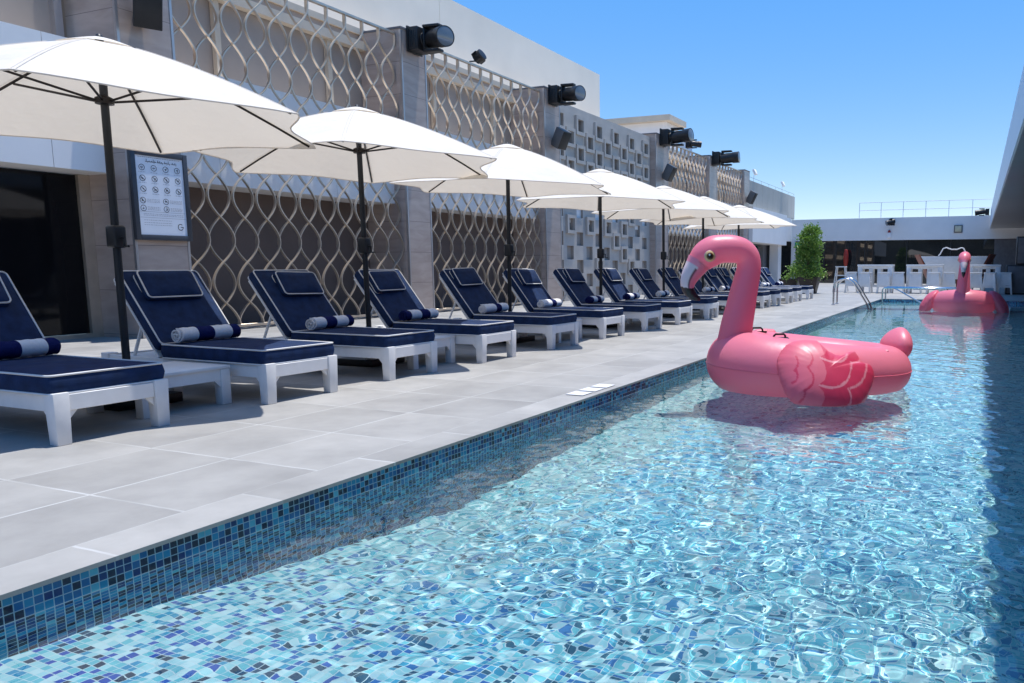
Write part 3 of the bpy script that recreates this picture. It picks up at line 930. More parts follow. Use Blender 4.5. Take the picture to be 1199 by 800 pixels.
while yy < .22:
    w_ = rnd.uniform(.02, .045)
    stroke(ti, yy, 1.068, yy + w_ + .004, 1.068, .008, .0528)
    stroke(ti, yy + w_ * .4, 1.066, yy + w_ * .45, 1.066 + rnd.uniform(.012, .04), .007, .0530)
    if rnd.random() < .5: stroke(ti, yy + w_ * .7, 1.052, yy + w_ * .7 + .007, 1.052, .007, .0529)
    yy += w_ + (.016 if rnd.random() < .25 else 0)
ti.build('heading', M['ink'], pn)
lg = MB()                                          # letter G
pts = [(.245 + .038 * math.cos(a), .195 + .042 * math.sin(a)) for a in [R_(45 + 285 * k / 16) for k in range(17)]]
for a, b_ in zip(pts[:-1], pts[1:]): stroke(lg, a[0], a[1], b_[0], b_[1], .010, .0532)
stroke(lg, .283, .176, .283, .197, .010, .0534); stroke(lg, .25, .196, .287, .196, .010, .0536)
lg.build('letter', M['ink'], pn)

# ------------------------------------------------------------------ stage lights and wall speakers
def make_stage_light(yaw, pitch):
    t = thing('stage_light', '', 'stage light', (0, 0, 0), 0, 'black moving-head stage lights on the pillars')
    b_ = MB(); b_.box(0, .03, -.17, .17, -.19, .19)
    b_.build('wall_plate', M['black'], t, bevel=.006)
    b2 = MB(); b2.box(.032, .20, -.16, .16, -.17, .17)
    for k in range(4): b2.box(.05 + k * .035, .065 + k * .035, -.168, .168, -.12, .12)
    b2.build('base', M['black'], t, bevel=.02, seg=3)
    yk = MB()
    yk.lathe([(.11, .20), (.11, .235)], n=20, ax=0)
    for s in (1, -1):
        yk.hexa([(.235, -.09, s * .18 - .022), (.52, -.06, s * .18 - .022), (.52, .06, s * .18 - .022), (.235, .09, s * .18 - .022),
                 (.235, -.09, s * .18 + .022), (.52, -.06, s * .18 + .022), (.52, .06, s * .18 + .022), (.235, .09, s * .18 + .022)])
    yk.box(.236, .275, -.09, .09, -.158, .158)
    yk.build('yoke', M['black'], t, bevel=.015, seg=2)
    h = MB()
    h.lathe([(.06, -.22), (.12, -.20), (.135, -.05), (.13, .10), (.145, .13), (.15, .30), (.142, .30), (.135, .285)], n=26)
    M4 = Matrix.Translation((.42, 0, 0)) @ Matrix.Rotation(yaw, 4, 'Z') @ Matrix.Rotation(PI / 2 + pitch, 4, 'Y')
    hd = h.xform(M4).build('lamp_head', M['black'], t, smooth=35)
    l = MB().lathe([(.12, .286), (.138, .287), (.137, .296), (.10, .308), (.02, .314)], n=24).xform(M4).build('lens', M['lens'], hd, smooth=40)
    return t
SL = [(-10.64, 13.1, 5.46, R_(-24), R_(5), 'big black stage light on the pillar beside the second parasol'),
      (-10.64, 18.62, 5.48, R_(-20), R_(4), 'black stage light on the pillar left of the square relief wall'),
      (-10.64, 26.45, 5.55, R_(-6), R_(-4), 'black stage light on the pillar right of the square relief wall'),
      (-10.64, 32.35, 5.55, R_(4), R_(-3), 'black stage light on the pillar between the two far screens')]
for x, y, z, yaw, pt, lab in SL:
    s_ = make_stage_light(yaw, pt); s_.location = (x, y, z); s_['label'] = lab; s_.scale = (1.3,) * 3 if y < 20 else (1.55,) * 3
s_ = make_stage_light(R_(30), R_(5)); s_.location = (-10.5, 28.6, 5.62); s_['label'] = 'small black stage light behind the one right of relief wall'; s_.scale = (.8,) * 3
# little flood lamp on the second screen's rail
fl = thing('flood_lamp', 'small finned black flood lamp clamped on the screen top rail', 'flood lamp', (-10.82, 15.45, 5.57))
MB().tube([(0, -.22, .02), (0, -.1, .05), (0, 0, .08)], .016, 6).build('bracket', M['black'], fl, smooth=50)
q = MB(); q.lathe([(.05, -.1), (.11, -.09), (.13, .05), (.13, .12), (.11, .125)], n=18)
for k in range(9): q.box(-.10 + k * .024, -.092 + k * .024, -.13, .13, -.08, .06)
q.xform(Matrix.Translation((.05, .06, .17)) @ Matrix.Rotation(R_(60), 4, 'Y')).build('lamp_head', M['black'], fl, smooth=35)

def make_speaker(lab, loc, w=.30, h=.40, dpt=.26, rz=0, tilt=25, m='grey'):
    t = thing('wall_speaker', lab, 'speaker', loc, rz, 'loudspeakers on brackets along the wing')
    T = Matrix.Translation((.22, 0, 0)) @ Matrix.Rotation(R_(tilt), 4, 'Y')
    c = MB(); c.hexa([(-dpt / 2, -w * .36, -h / 2), (dpt / 2, -w / 2, -h / 2), (dpt / 2, w / 2, -h / 2), (-dpt / 2, w * .36, -h / 2),
                      (-dpt / 2, -w * .36, h / 2), (dpt / 2, -w / 2, h / 2), (dpt / 2, w / 2, h / 2), (-dpt / 2, w * .36, h / 2)])
    c.xform(T).build('cabinet', M[m], t, bevel=.012, seg=2)
    MB().box(dpt / 2 + .001, dpt / 2 + .012, -w * .46, w * .46, -h * .46, h * .46).xform(T).build('grille', M['black'], t, bevel=.004)
    MB().tube([(0, 0, 0), (.05, 0, 0), (.14, 0, 0)], .018, 8).build('bracket', M['trim'], t, smooth=50)
    MB().lathe([(.05, 0), (.05, .012)], n=14, ax=0).build('wall_plate', M['trim'], t)
    return t
make_speaker('dark loudspeaker on the pillar above the nearest parasol, top left', (-10.65, 7.52, 4.42), .34, .46, .30, R_(-25), 22, 'pole')
make_speaker('grey loudspeaker below the stage light at the relief wall left edge', (-10.65, 18.7, 4.38), .36, .5, .32, R_(-10), 28)
make_speaker('dark grey loudspeaker on the pillar right of the relief wall', (-10.65, 26.6, 4.34), .36, .55, .32, R_(-5), 28)
make_speaker('dark loudspeaker on the last pillar beside the ribbed cladding', (-10.65, 37.7, 4.36), .36, .6, .32, R_(-5), 28)
for k, (y, lab) in enumerate(((39.9, 'pale flood lamp on the cladding rail, nearer of the two'), (46.2, 'pale flood lamp on the cladding rail, farther of the two'))):
    f2 = thing('rail_lamp', lab, 'flood lamp', (-10.93, y, 5.5), 0, 'pale flood lamps on the cladding rail')
    MB().tube([(0, 0, 0), (0, 0, .12), (.02, 0, .2)], .015, 6).build('stem', M['steel'], f2, smooth=50)
    MB().box(-.06, .06, -.2, .2, -.14, .14).xform(Matrix.Translation((.05, 0, .33)) @ Matrix.Rotation(R_(-25), 4, 'Y')).build('lamp_head', M['render_white'], f2, bevel=.02)
# satellite dish disc behind the far screen
ds = thing('satellite_dish', 'pale round dish rising behind the far wave screen', 'dish', (-11.9, 32.0, 5.72))
def dpt_(i, j):
    r = .72 * i / 7; a = 2 * PI * j / 28
    return Vector((r * r * .28, r * math.cos(a), r * math.sin(a)))
dd = MB(); dd.grid(dpt_, 8, 28, cv=True); dd.xform(Matrix.Translation((0, 0, .25))); dd.build('reflector', M['fascia_r'], ds, smooth=60)
MB().tube([(-.05, 0, .0), (-.05, 0, .25)], .04, 8).build('mast', M['steel'], ds, smooth=50)

# ------------------------------------------------------------------ far end: bar building
fb = thing('bar_building', 'low white bar building with dark glass front across the far end', 'building', (-2, 48, 0))
o_ = Vector((-2, 48, 0))
def fpart(mb, name, m, parent=fb, **k):
    mb.v = [(p[0] - o_.x, p[1] - o_.y, p[2] - o_.z) for p in mb.v]; return mb.build(name, m, parent, **k)
q = MB(); q.box(-10.715, 12, 48.0, 54, 2.53, 3.83); fpart(q, 'fascia', M['render_white'])
q = MB(); q.box(-13.9, 12, 48.25, 53, .02, 2.528); gl = fpart(q, 'glass_front', M['farglass'])
for x in (-10.69, -8.7, -6.3, -3.9, -1.5, .9, 3.2, 5.5, 8):
    q = MB(); q.box(x - .03, x + .03, 48.19, 48.248, .03, 2.52); fpart(q, 'mullion', M['black'], gl)
q = MB(); q.box(.8, 3.2, 48.1, 48.18, .03, 2.5); fpart(q, 'dark_panel', M['stucco_dark'])
q = MB(); q.box(-10.7, -10.45, 48.0, 48.2, 0, 2.527); fpart(q, 'corner_post', M['render_white'])
rl = thing('roof_railing', 'thin pale blue metal railing along the bar roof edge', 'railing', (-3, 48.3, 3.83))
for zz in (.92, .47): MB().tube([(-3.7, 0, zz), (5.2, 0, zz)], .018, 6).build('rail', M['fascia_r'], rl, smooth=50)
for k in range(8): MB().tube([(-3.7 + k * 1.25, 0, 0), (-3.7 + k * 1.25, 0, .92)], .02, 6).build('post', M['fascia_r'], rl, smooth=50)
bk = thing('alarm_beacon', 'small red and white alarm beacon on the far white fascia', 'beacon', (-4.9, 47.95, 2.66))
MB().box(-.1, .1, -.06, .04, 0, .22).build('body', M['towel_w'], bk, bevel=.01)
MB().box(-.09, .09, -.07, .03, .222, .30).build('bracket', M['paper'], bk)
MB().lathe([(.08, .302), (.085, .36), (.06, .43), (.02, .45)], n=16).build('dome', M['red'], bk, smooth=40)
sl = make_stage_light(R_(-60), R_(15)); sl.location = (-4.75, 47.75, 3.55); sl.rotation_euler = (0, 0, R_(-90)); sl['label'] = 'round black stage light above the red alarm beacon on far fascia'
sl = make_stage_light(R_(0), R_(8)); sl.location = (.42, 46.9, 3.95); sl.rotation_euler = (0, 0, R_(180)); sl['label'] = 'black stage light at the end of the right canopy, above railing'
wl_ = thing('bulkhead_lamp', 'square cream bulkhead lamp on the far white fascia', 'lamp', (-1.14, 47.99, 3.11))
MB().box(-.23, .23, -.06, 0, -.22, .22).build('housing', M['grey'], wl_, bevel=.05, seg=3)
MB().box(-.17, .17, -.085, -.061, -.16, .16).build('diffuser', M['lampcream'], wl_, bevel=.01)
ln = thing('red_lantern', 'hanging red lantern in front of the far dark glass', 'lantern', (-7.3, 47.6, 1.0))
MB().lathe([(.05, 0), (.11, .08), (.15, .4), (.14, .75), (.09, .98), (.05, 1.0)], n=18).build('shade', M['red'], ln, smooth=40)
MB().tube([(0, 0, 1.0), (0, 0, 1.3), (0, 0, 1.525)], .01, 6).build('cord', M['black'], ln)
MB().tube([(0, 0, 0), (0, 0, -.4)], .03, 6).build('tassel', M['wood'], ln)
ex = thing('exit_sign', 'small green sign under the far left fascia', 'sign', (-10.1, 47.9, 2.30))
MB().box(-.35, .35, -.03, 0, -.16, .16).build('plate', M['green'], ex, bevel=.01)
MB().box(-.05, .05, .001, .25, .16, .2).build('bracket', M['grey'], ex)

# right-hand canopy building over the pool side
rg = thing('canopy_building', 'long grey flat canopy wing on the right with pale blue edge', 'building', (5, 20, 0))
o2 = Vector((5, 20, 0))
def rpart(mb, name, m, parent=rg, **k):
    mb.v = [(p[0] - o2.x, p[1] - o2.y, p[2] - o2.z) for p in mb.v]; return mb.build(name, m, parent, **k)
q = MB(); q.box(.5, 12, -6, 47.9, 3.12, 4.12); rpart(q, 'canopy_slab', M['fascia_r'])
q = MB(); q.box(.53, 12, -6, 47.88, 3.09, 3.117); rpart(q, 'soffit', M['soffit'])
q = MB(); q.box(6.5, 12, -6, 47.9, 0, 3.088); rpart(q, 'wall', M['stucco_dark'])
q = MB()
for k in range(12):
    q = MB(); q.box(6.40, 6.48, -5 + k * 4.3, -1.2 + k * 4.3, .1, 2.7); rpart(q, 'window', M['darkglass'])
for k in range(4):
    q = MB(); q.box(4.2, 4.5, 2 + k * 13, 2.3 + k * 13, 0, 3.088); rpart(q, 'support_post', M['stucco_dark'])

q = MB(); q.box(-60, 60, -30, -28, 0, 11)  # unseen wall added behind the camera, a dark backdrop for the far glass to mirror
tag(q.build('reflection_wall', M['rear']), kind='structure')
# black loudspeaker stack at far right
def big_speaker(lab, loc, w, h, dpt):
    t = thing('speaker_cabinet', lab, 'loudspeaker', loc, 0, 'black loudspeaker stack')
    MB().box(-w / 2, w / 2, -dpt / 2, dpt / 2, 0, h).build('cabinet', M['black'], t, bevel=.015)
    MB().box(-w / 2 + .04, w / 2 - .04, -dpt / 2 - .014, -dpt / 2 - .001, .05, h - .05).build('grille', M['stucco_dark'], t, bevel=.006)
    for s in (1, -1): MB().box(-.02, .02, -.05, .05, -.01, .01).xform(Matrix.Translation((s * (w / 2 + .01), 0, h * .6))).build('handle', M['steel'], t)
big_speaker('black floor loudspeaker cabinet, lower of the far right stack', (1.5, 31, 0), 1.1, 1.05, .8)
big_speaker('black loudspeaker cabinet on top of another at far right', (1.72, 31.05, 1.052), .95, 1.0, .7)

# ------------------------------------------------------------------ bar furniture
def make_bar_table(w, lab, loc):
    t = thing('bar_table', lab, 'bar table', loc, 0, 'white high bar tables at the far end')
    MB().box(-w / 2, w / 2, -.4, .4, 1.0, 1.065).build('tabletop', M['white'], t, bevel=.006)
    for x in (-w / 2 + .1, w / 2 - .1):
        for s in (1, -1): MB().box(x - .085, x + .085, s * .31 - .06, s * .31 + .06, 0, .999).build('leg', M['white'], t, bevel=.006)
    for s in (1, -1):
        a = MB()
        a.box(-w / 2 + .186, w / 2 - .186, s * .31 - .02, s * .31 + .02, .90, .998)
        a.box(-w / 2 + .186, w / 2 - .186, s * .31 - .02, s * .31 + .02, .22, .30)
        for x in (-w * .12, w * .12): a.box(x - .07, x + .07, s * .31 - .015, s * .31 + .015, .301, .899)
        a.build('slatted_side', M['white'], t, bevel=.003, seg=1)
    return t
make_bar_table(1.3, 'white high bar table behind the pool ladder, leftmost of three', (-3.6, 31, 0))
make_bar_table(1.3, 'white high bar table left of the far flamingo neck, middle of three', (-1.82, 31, 0))
make_bar_table(1.1, 'white high bar table right of far flamingo neck, by the loudspeakers', (.22, 31, 0))
def make_stool():
    t = thing('bar_stool', '', 'bar stool', (0, 0, 0), 0, 'white wooden bar stools around the bar tables')
    MB().box(-.2, .2, -.18, .18, .74, .785).build('seat', M['white'], t, bevel=.006)
    for sx in (1, -1):
        for sy in (1, -1):
            a, b_ = .15, .22
            c = .03
            p = [(sx * b_ - c, sy * (b_ - .02) - c, 0), (sx * b_ + c, sy * (b_ - .02) - c, 0), (sx * b_ + c, sy * (b_ - .02) + c, 0), (sx * b_ - c, sy * (b_ - .02) + c, 0),
                 (sx * a - c, sy * (a - .01) - c, .739), (sx * a + c, sy * (a - .01) - c, .739), (sx * a + c, sy * (a - .01) + c, .739), (sx * a - c, sy * (a - .01) + c, .739)]
            MB().hexa(p).build('leg', M['white'], t, bevel=.004)
    q = MB()
    for s in (1, -1): q.box(-.17, .17, s * .18 - .014, s * .18 + .014, .25, .31); q.box(s * .19 - .014, s * .19 + .014, -.15, .15, .38, .44)
    q.hexa([(-.19, -.2, .32), (.19, -.2, .32), (.19, -.185, .32), (-.19, -.185, .32), (-.14, -.155, .735), (.14, -.155, .735), (.14, -.14, .735), (-.14, -.14, .735)])
    q.build('stretcher', M['white'], t)
    return t
st = make_stool()
ST = [(-4.45, 30.55, 10, 'white bar stool left of the leftmost high table'), (-3.88, 30.2, -5, 'white bar stool in front of leftmost high table, left one'),
      (-3.22, 30.2, 4, 'white bar stool in front of leftmost high table, right one'), (-2.72, 30.5, 0, 'white bar stool between the left and middle high tables'),
      (-2.1, 30.2, 6, 'white bar stool in front of the middle high table, left one'), (-1.45, 30.2, -4, 'white bar stool in front of the middle high table, right one'),
      (-.95, 30.6, 0, 'white bar stool just right of the middle high table'), (-.05, 30.2, 5, 'white bar stool in front of right high table, left one'),
      (.42, 30.2, -6, 'white bar stool in front of right high table, right one'), (.92, 30.5, 0, 'white bar stool between right high table and black loudspeakers')]
for k, (x, y, r, lab) in enumerate(ST):
    if k == 0: st.location = (x, y, 0); st.rotation_euler = (0, 0, R_(r)); st['label'] = lab
    else: dup(st, lab, (x, y, 0), R_(r))
# tall lifeguard-like stool beside the shrub
tl = thing('tall_stool', 'tall thin white stool standing right of the potted shrub', 'stool', (-5.0, 31.5, 0))
MB().box(-.2, .2, -.2, .2, .96, 1.0).build('seat', M['white'], tl, bevel=.005)
for sx in (1, -1):
    for sy in (1, -1): MB().tube([(sx * .26, sy * .26, 0), (sx * .16, sy * .16, .96)], .022, 6).build('leg', M['white'], tl)
q = MB()
for z, w_ in ((.3, .23), (.62, .2)):
    for s in (1, -1): q.box(-w_, w_, s * w_ - .012, s * w_ + .012, z, z + .04); q.box(s * w_ - .012, s * w_ + .012, -w_, w_, z + .06, z + .1)
q.build('rung', M['white'], tl)
# DJ booth: white flared front with timber sides
dj = thing('booth_counter', 'white flared booth counter with red timber sides behind the tables', 'counter', (-.95, 36, 0))
q = MB(); q.hexa([(-.75, -.5, .45), (.85, -.5, .45), (.85, -.42, .45), (-.75, -.42, .45), (-1.32, -.62, 1.42), (1.32, -.62, 1.42), (1.32, -.54, 1.42), (-1.32, -.54, 1.42)])
q.build('front_panel', M['white'], dj, bevel=.006)
for s in (1, -1):
    q = MB(); q.hexa([(s * .8, -.41, .3), (s * 1.0, .3, .3), (s * 1.05, .3, .3), (s * .86, -.41, .3), (s * 1.36, -.55, 1.5), (s * 1.62, .4, 1.5), (s * 1.66, .4, 1.5), (s * 1.41, -.55, 1.5)])
    q.build('side_panel', M['wood'], dj)
q = MB()
for k in range(9): q.box(-.8 + k * .185, -.66 + k * .185, -.4, -.36, .02, .449)
q.build('slat_base', M['wood'], dj)
MB().box(-.95, .95, -.35, .3, .98, 1.02).build('shelf', M['wood'], dj)
q = MB(); q.tube([(-.42, 0, .0), (-.36, 0, .06), (-.24, 0, .30), (-.12, 0, .34), (.1, 0, .26), (.3, 0, .26), (.48, 0, .33), (.56, 0, .30), (.66, 0, .1), (.68, 0, 0)], .024, 8)
hose = q.build('bent_tube', M['towel_w'], smooth=60); hose.location = (-1.15, 35.42, 1.445)
tag(hose, 'bent white tube arching over the top of the booth counter', 'tube')

# ------------------------------------------------------------------ potted shrub
def planter(lab, loc, w, h):
    t = thing('planter', lab, 'planter', loc, 0, 'dark planters at the far end of the row')
    a, b_ = w * .33, w * .5
    q = MB(); q.hexa([(-a, -a, 0), (a, -a, 0), (a, a, 0), (-a, a, 0), (-b_, -b_, h), (b_, -b_, h), (b_, b_, h), (-b_, b_, h)])
    q.build('pot', M['pot'], t, bevel=.01)
    q = MB()
    for s in (1, -1): q.box(-b_ - .01, b_ + .01, *sorted((s * b_ + s * .012, s * b_ - s * .03)), h - .05, h + .012); q.box(*sorted((s * b_ + s * .0115, s * b_ - s * .03)), -b_ + .031, b_ - .031, h - .05, h + .011)
    q.build('rim', M['pot'], t)
    return t
planter('dark tapered planter holding the conical green shrub', (-5.75, 29.0, 0), .72, .60)
planter('empty looking dark planter just behind the potted shrub', (-6.6, 29.6, 0), .7, .52)
sh = thing('potted_shrub', 'bushy green conical shrub in dark planter at row end', 'shrub', (-5.82, 29.0, .58))
q = MB(); q.tube([(0, 0, 0), (.02, 0, .5), (0, .02, 1.1), (.01, 0, 1.6)], [.05, .045, .03, .012], 8)
for k in range(14):
    a = k * 2.4; z = .25 + k * .085; L = .45 - k * .02
    q.tube([(0, 0, z), (L * .5 * math.cos(a), L * .5 * math.sin(a), z + .12), (L * math.cos(a), L * math.sin(a), z + .2)], [.018, .012, .005], 5)
q.build('trunk', M['bark'], sh, smooth=50)
rnd = random.Random(9)
lf = MB()
clumps = []
for k in range(260):
    z = rnd.random() ** 1.15
    rad = (.27 * (1 - z) ** 1.6 + .30) * math.sqrt(rnd.uniform(.25, 1)) * (1 if z < .9 else .7) * (1 + .22 * math.sin(z * 9 + 1))
    a = rnd.uniform(0, 2 * PI)
    off = -.10 * (z > .5)
    clumps.append((rad * math.cos(a) - .22 * (1 - z) ** 2 + .08, rad * math.sin(a), .02 + 1.80 * z))
for (cx, cy, cz) in clumps:
    for k in range(26):
        p = Vector((cx + rnd.gauss(0, .085), cy + rnd.gauss(0, .085), cz + rnd.gauss(0, .075)))
        d1 = Vector((p.x * 1.4 + rnd.gauss(0, .5), p.y * 1.4 + rnd.gauss(0, .5), rnd.uniform(-.1, .8))).normalized()
        s1 = d1.cross(Vector((rnd.gauss(0, 1), rnd.gauss(0, 1), rnd.gauss(0, 1)))).normalized()
        L = rnd.uniform(.05, .095); w_ = L * .36
        nrm = d1.cross(s1) * L * .12
        lf.add([p, p + d1 * L * .5 + s1 * w_ + nrm, p + d1 * L, p + d1 * L * .5 - s1 * w_ + nrm], [(0, 1, 2), (0, 2, 3)])
lf.build('crown', M['leaf'], sh)

# ------------------------------------------------------------------ pool ladder and hand rails
ld = thing('pool_ladder', 'stainless pool ladder with two bent rails at the pool edge', 'ladder', (-2.85, 20.8, 0))
for y in (-.28, .28):
    pts = [(-.58, y, .0)]
    for k in range(13):
        a = PI - PI * k / 12 * .86
        pts.append((-.30 + .28 * math.cos(a), y, .42 + .26 * math.sin(a)))
    pts += [(.28, y, .02), (.36, y, -.25), (.36, y, -.9)]
    MB().tube(pts, .024, 10).build('rail', M['steel'], ld, smooth=60)
for z in (-.3, -.6): MB().box(.31, .41, -.28, .28, z - .015, z + .015).build('tread', M['steel'], ld)
for y in (-.28, .28): MB().lathe([(.05, .001), (.05, .02), (.03, .03)], c=(-.58, y, 0), n=14).build('flange', M['steel'], ld)
hr = thing('hand_rail', 'low stainless hand rail around the steps at the far pool end', 'hand rail', (-2.7, 24.2, 0))
for y in (0, .9):
    MB().tube([(.1, y, -.29), (.1, y, .30), (.14, y, .36), (2.3, y, .36), (2.35, y, .30), (2.35, y, -.29)], .022, 8).build('rail', M['steel'], hr, smooth=50)
MB().tube([(.4, -.05, .36), (.55, -.3, .32), (1.35, -1.3, -.05), (1.35, -1.3, -.29)], .02, 8).build('brace', M['steel'], hr, smooth=50)

# ------------------------------------------------------------------ flamingo floats
PK = (.95, .275, .375); PKL = (.93, .36, .43); CR = (.76, .05, .135); PKM = (.90, .20, .285); WHT = (.86, .66, .68); BLK = (.03, .008, .012)
def lerp(a, b, t): return tuple(x + (y - x) * t for x, y in zip(a, b))
def make_float():
    t = thing('flamingo_float', '', 'pool float', (0, 0, 0), 0, 'pink inflatable flamingo floats')
    # body ring: egg-shaped in plan
    nu, nv = 96, 36
    ac, bc = .69, .47
    def bpt(i, j):
        a = 2 * PI * i / nu; q = 2 * PI * j / nv
        f = .5 + .5 * math.cos(a)                              # 1 at the front
        r = .222 + .072 * f ** 1.2
        cx, cy = ac * math.cos(a), bc * math.sin(a) * (1 + .06 * math.cos(a))
        nx_, ny_ = math.cos(a) / ac, math.sin(a) / bc; L = math.hypot(nx_, ny_); nx_, ny_ = nx_ / L, ny_ / L
        zc = r - .065
        wr = .0025 * math.sin(a * 40) * max(0, math.sin(q)) * 0
        rr = r + wr
        # vinyl sits a little flat under its own weight
        z = zc + rr * math.sin(q) * (.96 if math.sin(q) < 0 else 1.0)
        return (cx + nx_ * rr * math.cos(q), cy + ny_ * rr * math.cos(q), z)
    b_ = MB(); b_.grid(bpt, nu, nv, cu=True, cv=True)
    b_.c = [PK] * len(b_.v)
    body = b_.build('body', M['vinyl'], t, smooth=80)
    sm = MB()
    sm.tube([bpt(i, 0) for i in range(nu)], .0045, 6, closed=True); sm.c = [CR] * len(sm.v)
    sm.c = [lerp(PK, CR, .25)] * len(sm.v)
    sm.build('weld_seam', M['vinyl'], body, smooth=80)
    va = MB(); va.lathe([(.024, -.01), (.024, .006), (.016, .009), (.014, .02), (.004, .022)], n=16)
    va.c = [PKL] * len(va.v); va.xform(Matrix.Translation((-.52, .42, .355)) @ Matrix.Rotation(R_(-25), 4, 'X')); va.build('valve', M['vinyl'], body, smooth=40)
    fl_ = MB()
    fl_.grid(lambda i, j: ((.05 + .50 * i / 5) * math.cos(2 * PI * j / 40) * ac / .5 * .82, (.05 + .50 * i / 5) * math.sin(2 * PI * j / 40) * bc / .5 * .82, .03 + .015 * math.cos(i * 1.5)), 6, 40, cv=True)
    fl_.c = [PK] * len(fl_.v)
    fl_.build('seat_floor', M['vinyl'], body, smooth=80)
    # neck and head
    s = .00796; cs = s / .94
    NK = [(860, 440, .19), (861, 415, .182), (863, 396, .168), (865, 380, .157), (868.5, 362, .146), (871.5, 345, .136), (874.8, 329, .126), (877, 316, .118), (875.5, 304.5, .118),
          (868.5, 297.5, .126), (858.5, 295, .133), (847.5, 295, .135), (838.5, 297, .137), (830.5, 302, .134), (824.5, 308.5, .117), (820.5, 314.5, .092)]
    P = [((950 - x) * cs, (452.4 - y) * s, r * (.92 if y < 400 and x > 845 else .96)) for x, y, r in NK]
    # Catmull-Rom resample
    def cr(p, n=5):
        out = []
        for i in range(len(p) - 1):
            a, b2, c, d_ = p[max(i - 1, 0)], p[i], p[i + 1], p[min(i + 2, len(p) - 1)]
            for k in range(n):
                u = k / n
                out.append(tuple(.5 * ((2 * b2[m]) + (-a[m] + c[m]) * u + (2 * a[m] - 5 * b2[m] + 4 * c[m] - d_[m]) * u * u + (-a[m] + 3 * b2[m] - 3 * c[m] + d_[m]) * u ** 3) for m in range(len(b2))))
        out.append(p[-1]); return out
    Q = cr(P)
    n = 32
    def loft(Q, wide):
        mb = MB(); k = len(Q); vs = []; ang = []
        for i in range(k):
            a, b2 = Q[max(i - 1, 0)], Q[min(i + 1, k - 1)]
            tx_, tz_ = b2[0] - a[0], b2[1] - a[1]; L = math.hypot(tx_, tz_) or 1
            nx_, nz_ = -tz_ / L, tx_ / L
            for j in range(n):
                q = 2 * PI * j / n
                vs.append((Q[i][0] + nx_ * Q[i][2] * math.cos(q), Q[i][2] * math.sin(q) * wide(i / (k - 1)), Q[i][1] + nz_ * Q[i][2] * math.cos(q)))
        fs = [(i * n + j, i * n + (j + 1) % n, (i + 1) * n + (j + 1) % n, (i + 1) * n + j) for i in range(k - 1) for j in range(n)]
        fs += [tuple(range(n))[::-1], tuple((k - 1) * n + j for j in range(n))]
        mb.add(vs, fs); return mb
    nb = loft(Q, lambda u: 1.0 if u < .75 else 1.0 - .12 * (u - .75) / .25)
    nb.c = [PK] * len(nb.v)
    neck = nb.build('neck', M['vinyl'], t, smooth=80)
    BK = [(823.5, 309, .112), (819.5, 315.5, .098), (815.5, 322, .086), (812.3, 329, .074), (811.3, 335.5, .063), (812.6, 341, .053), (816, 345.5, .043), (820, 348.6, .031), (823.5, 350.6, .018), (825, 351.5, .004)]
    Bq = cr([((950 - x) * cs, (452.4 - y) * s, r) for x, y, r in BK], 6)
    bb = loft(Bq, lambda u: .86 - .25 * u)
    cols = []
    k = len(Bq)
    for i in range(k):
        u = i / (k - 1)
        for j in range(n):
            fr = math.cos(2 * PI * j / n)                      # +1 / -1: inner / outer side of the curve
            sd = -fr
            line = .05 - .25 * (u - .3)
            dark = u > .50 + .10 * sd * .5
            if dark: c = BLK
            elif abs(sd - line) < .10 and u > .13: c = (.12, .02, .04)
            elif sd < line: c = WHT if u > .10 else PK
            else: c = PKM
            cols.append(c)
    bb.c = cols
    beak = bb.build('beak', M['vinyl_solid'], t, smooth=80)
    # which side is outer is fixed by the loft normal; swap white to the outer curve if needed
    me_ = beak.data
    # eyes
    ex_, ez_ = (950 - 831.5) * cs, (452.4 - 303.2) * s
    for sg in (1, -1):
        e_ = MB(); nr = 14; ns = 28
        vs = []; fs = []; cl = []
        for i in range(nr + 1):
            rr = .052 * i / nr
            for j in range(ns):
                a = 2 * PI * j / ns
                vs.append((ex_ + rr * math.cos(a), sg * (.1245 + .016 * (1 - (i / nr) ** 2) - .30 * rr * rr * 2), ez_ + rr * math.sin(a)))
                c = (.02, .006, .004) if rr < .020 else (.16, .05, .01) if rr < .030 else (.80, .52, .22) if rr < .045 else (.85, .50, .42)
                if math.hypot(rr * math.cos(a) - .006, rr * math.sin(a) - .011) < .008: c = (.9, .85, .8)  # pale dot is a highlight painted into the eye colours
                cl.append(c)
        for i in range(nr):
            fs += [(i * ns + j, i * ns + (j + 1) % ns, (i + 1) * ns + (j + 1) % ns, (i + 1) * ns + j) for j in range(ns)]
        e_.add(vs, fs); e_.c = cl
        e_.build('eye', M['vinyl_solid'], t, smooth=80)
    # tail
    tl_ = MB()
    def tpt(i, j):
        a = PI * i / 20; q = 2 * PI * j / 40
        x, y, z = math.sin(a) * math.cos(q), math.sin(a) * math.sin(q), math.cos(a)
        up = max(0, z)
        wr = 1 + .022 * math.sin(z * 34) * max(0, -x) ** 2
        return Vector((x * .125 * wr * (1 - .2 * up), y * .22 * (1 - .3 * up * up), z * .175))
    tl_.grid(tpt, 21, 40, cv=True)
    tl_.c = [PK] * len(tl_.v)
    tl_.xform(Matrix.Translation((-.81, 0, .37)) @ Matrix.Rotation(R_(-20), 4, 'Y'))
    tl_.build('tail', M['vinyl'], t, smooth=80)
    # wings: puffed, feather pattern printed on
    out = [(72, 400), (88, 350), (130, 300), (180, 262), (240, 240), (330, 232), (420, 238), (458, 272), (500, 312), (560, 340), (620, 346), (690, 318), (735, 318), (755, 352), (772, 396),
           (800, 402), (840, 408), (857, 440), (852, 480), (820, 535), (760, 610), (700, 660), (640, 694), (560, 716), (480, 724), (400, 716), (330, 706), (270, 688), (205, 662), (140, 624), (100, 570), (78, 490)]
    C0 = (420, 480)
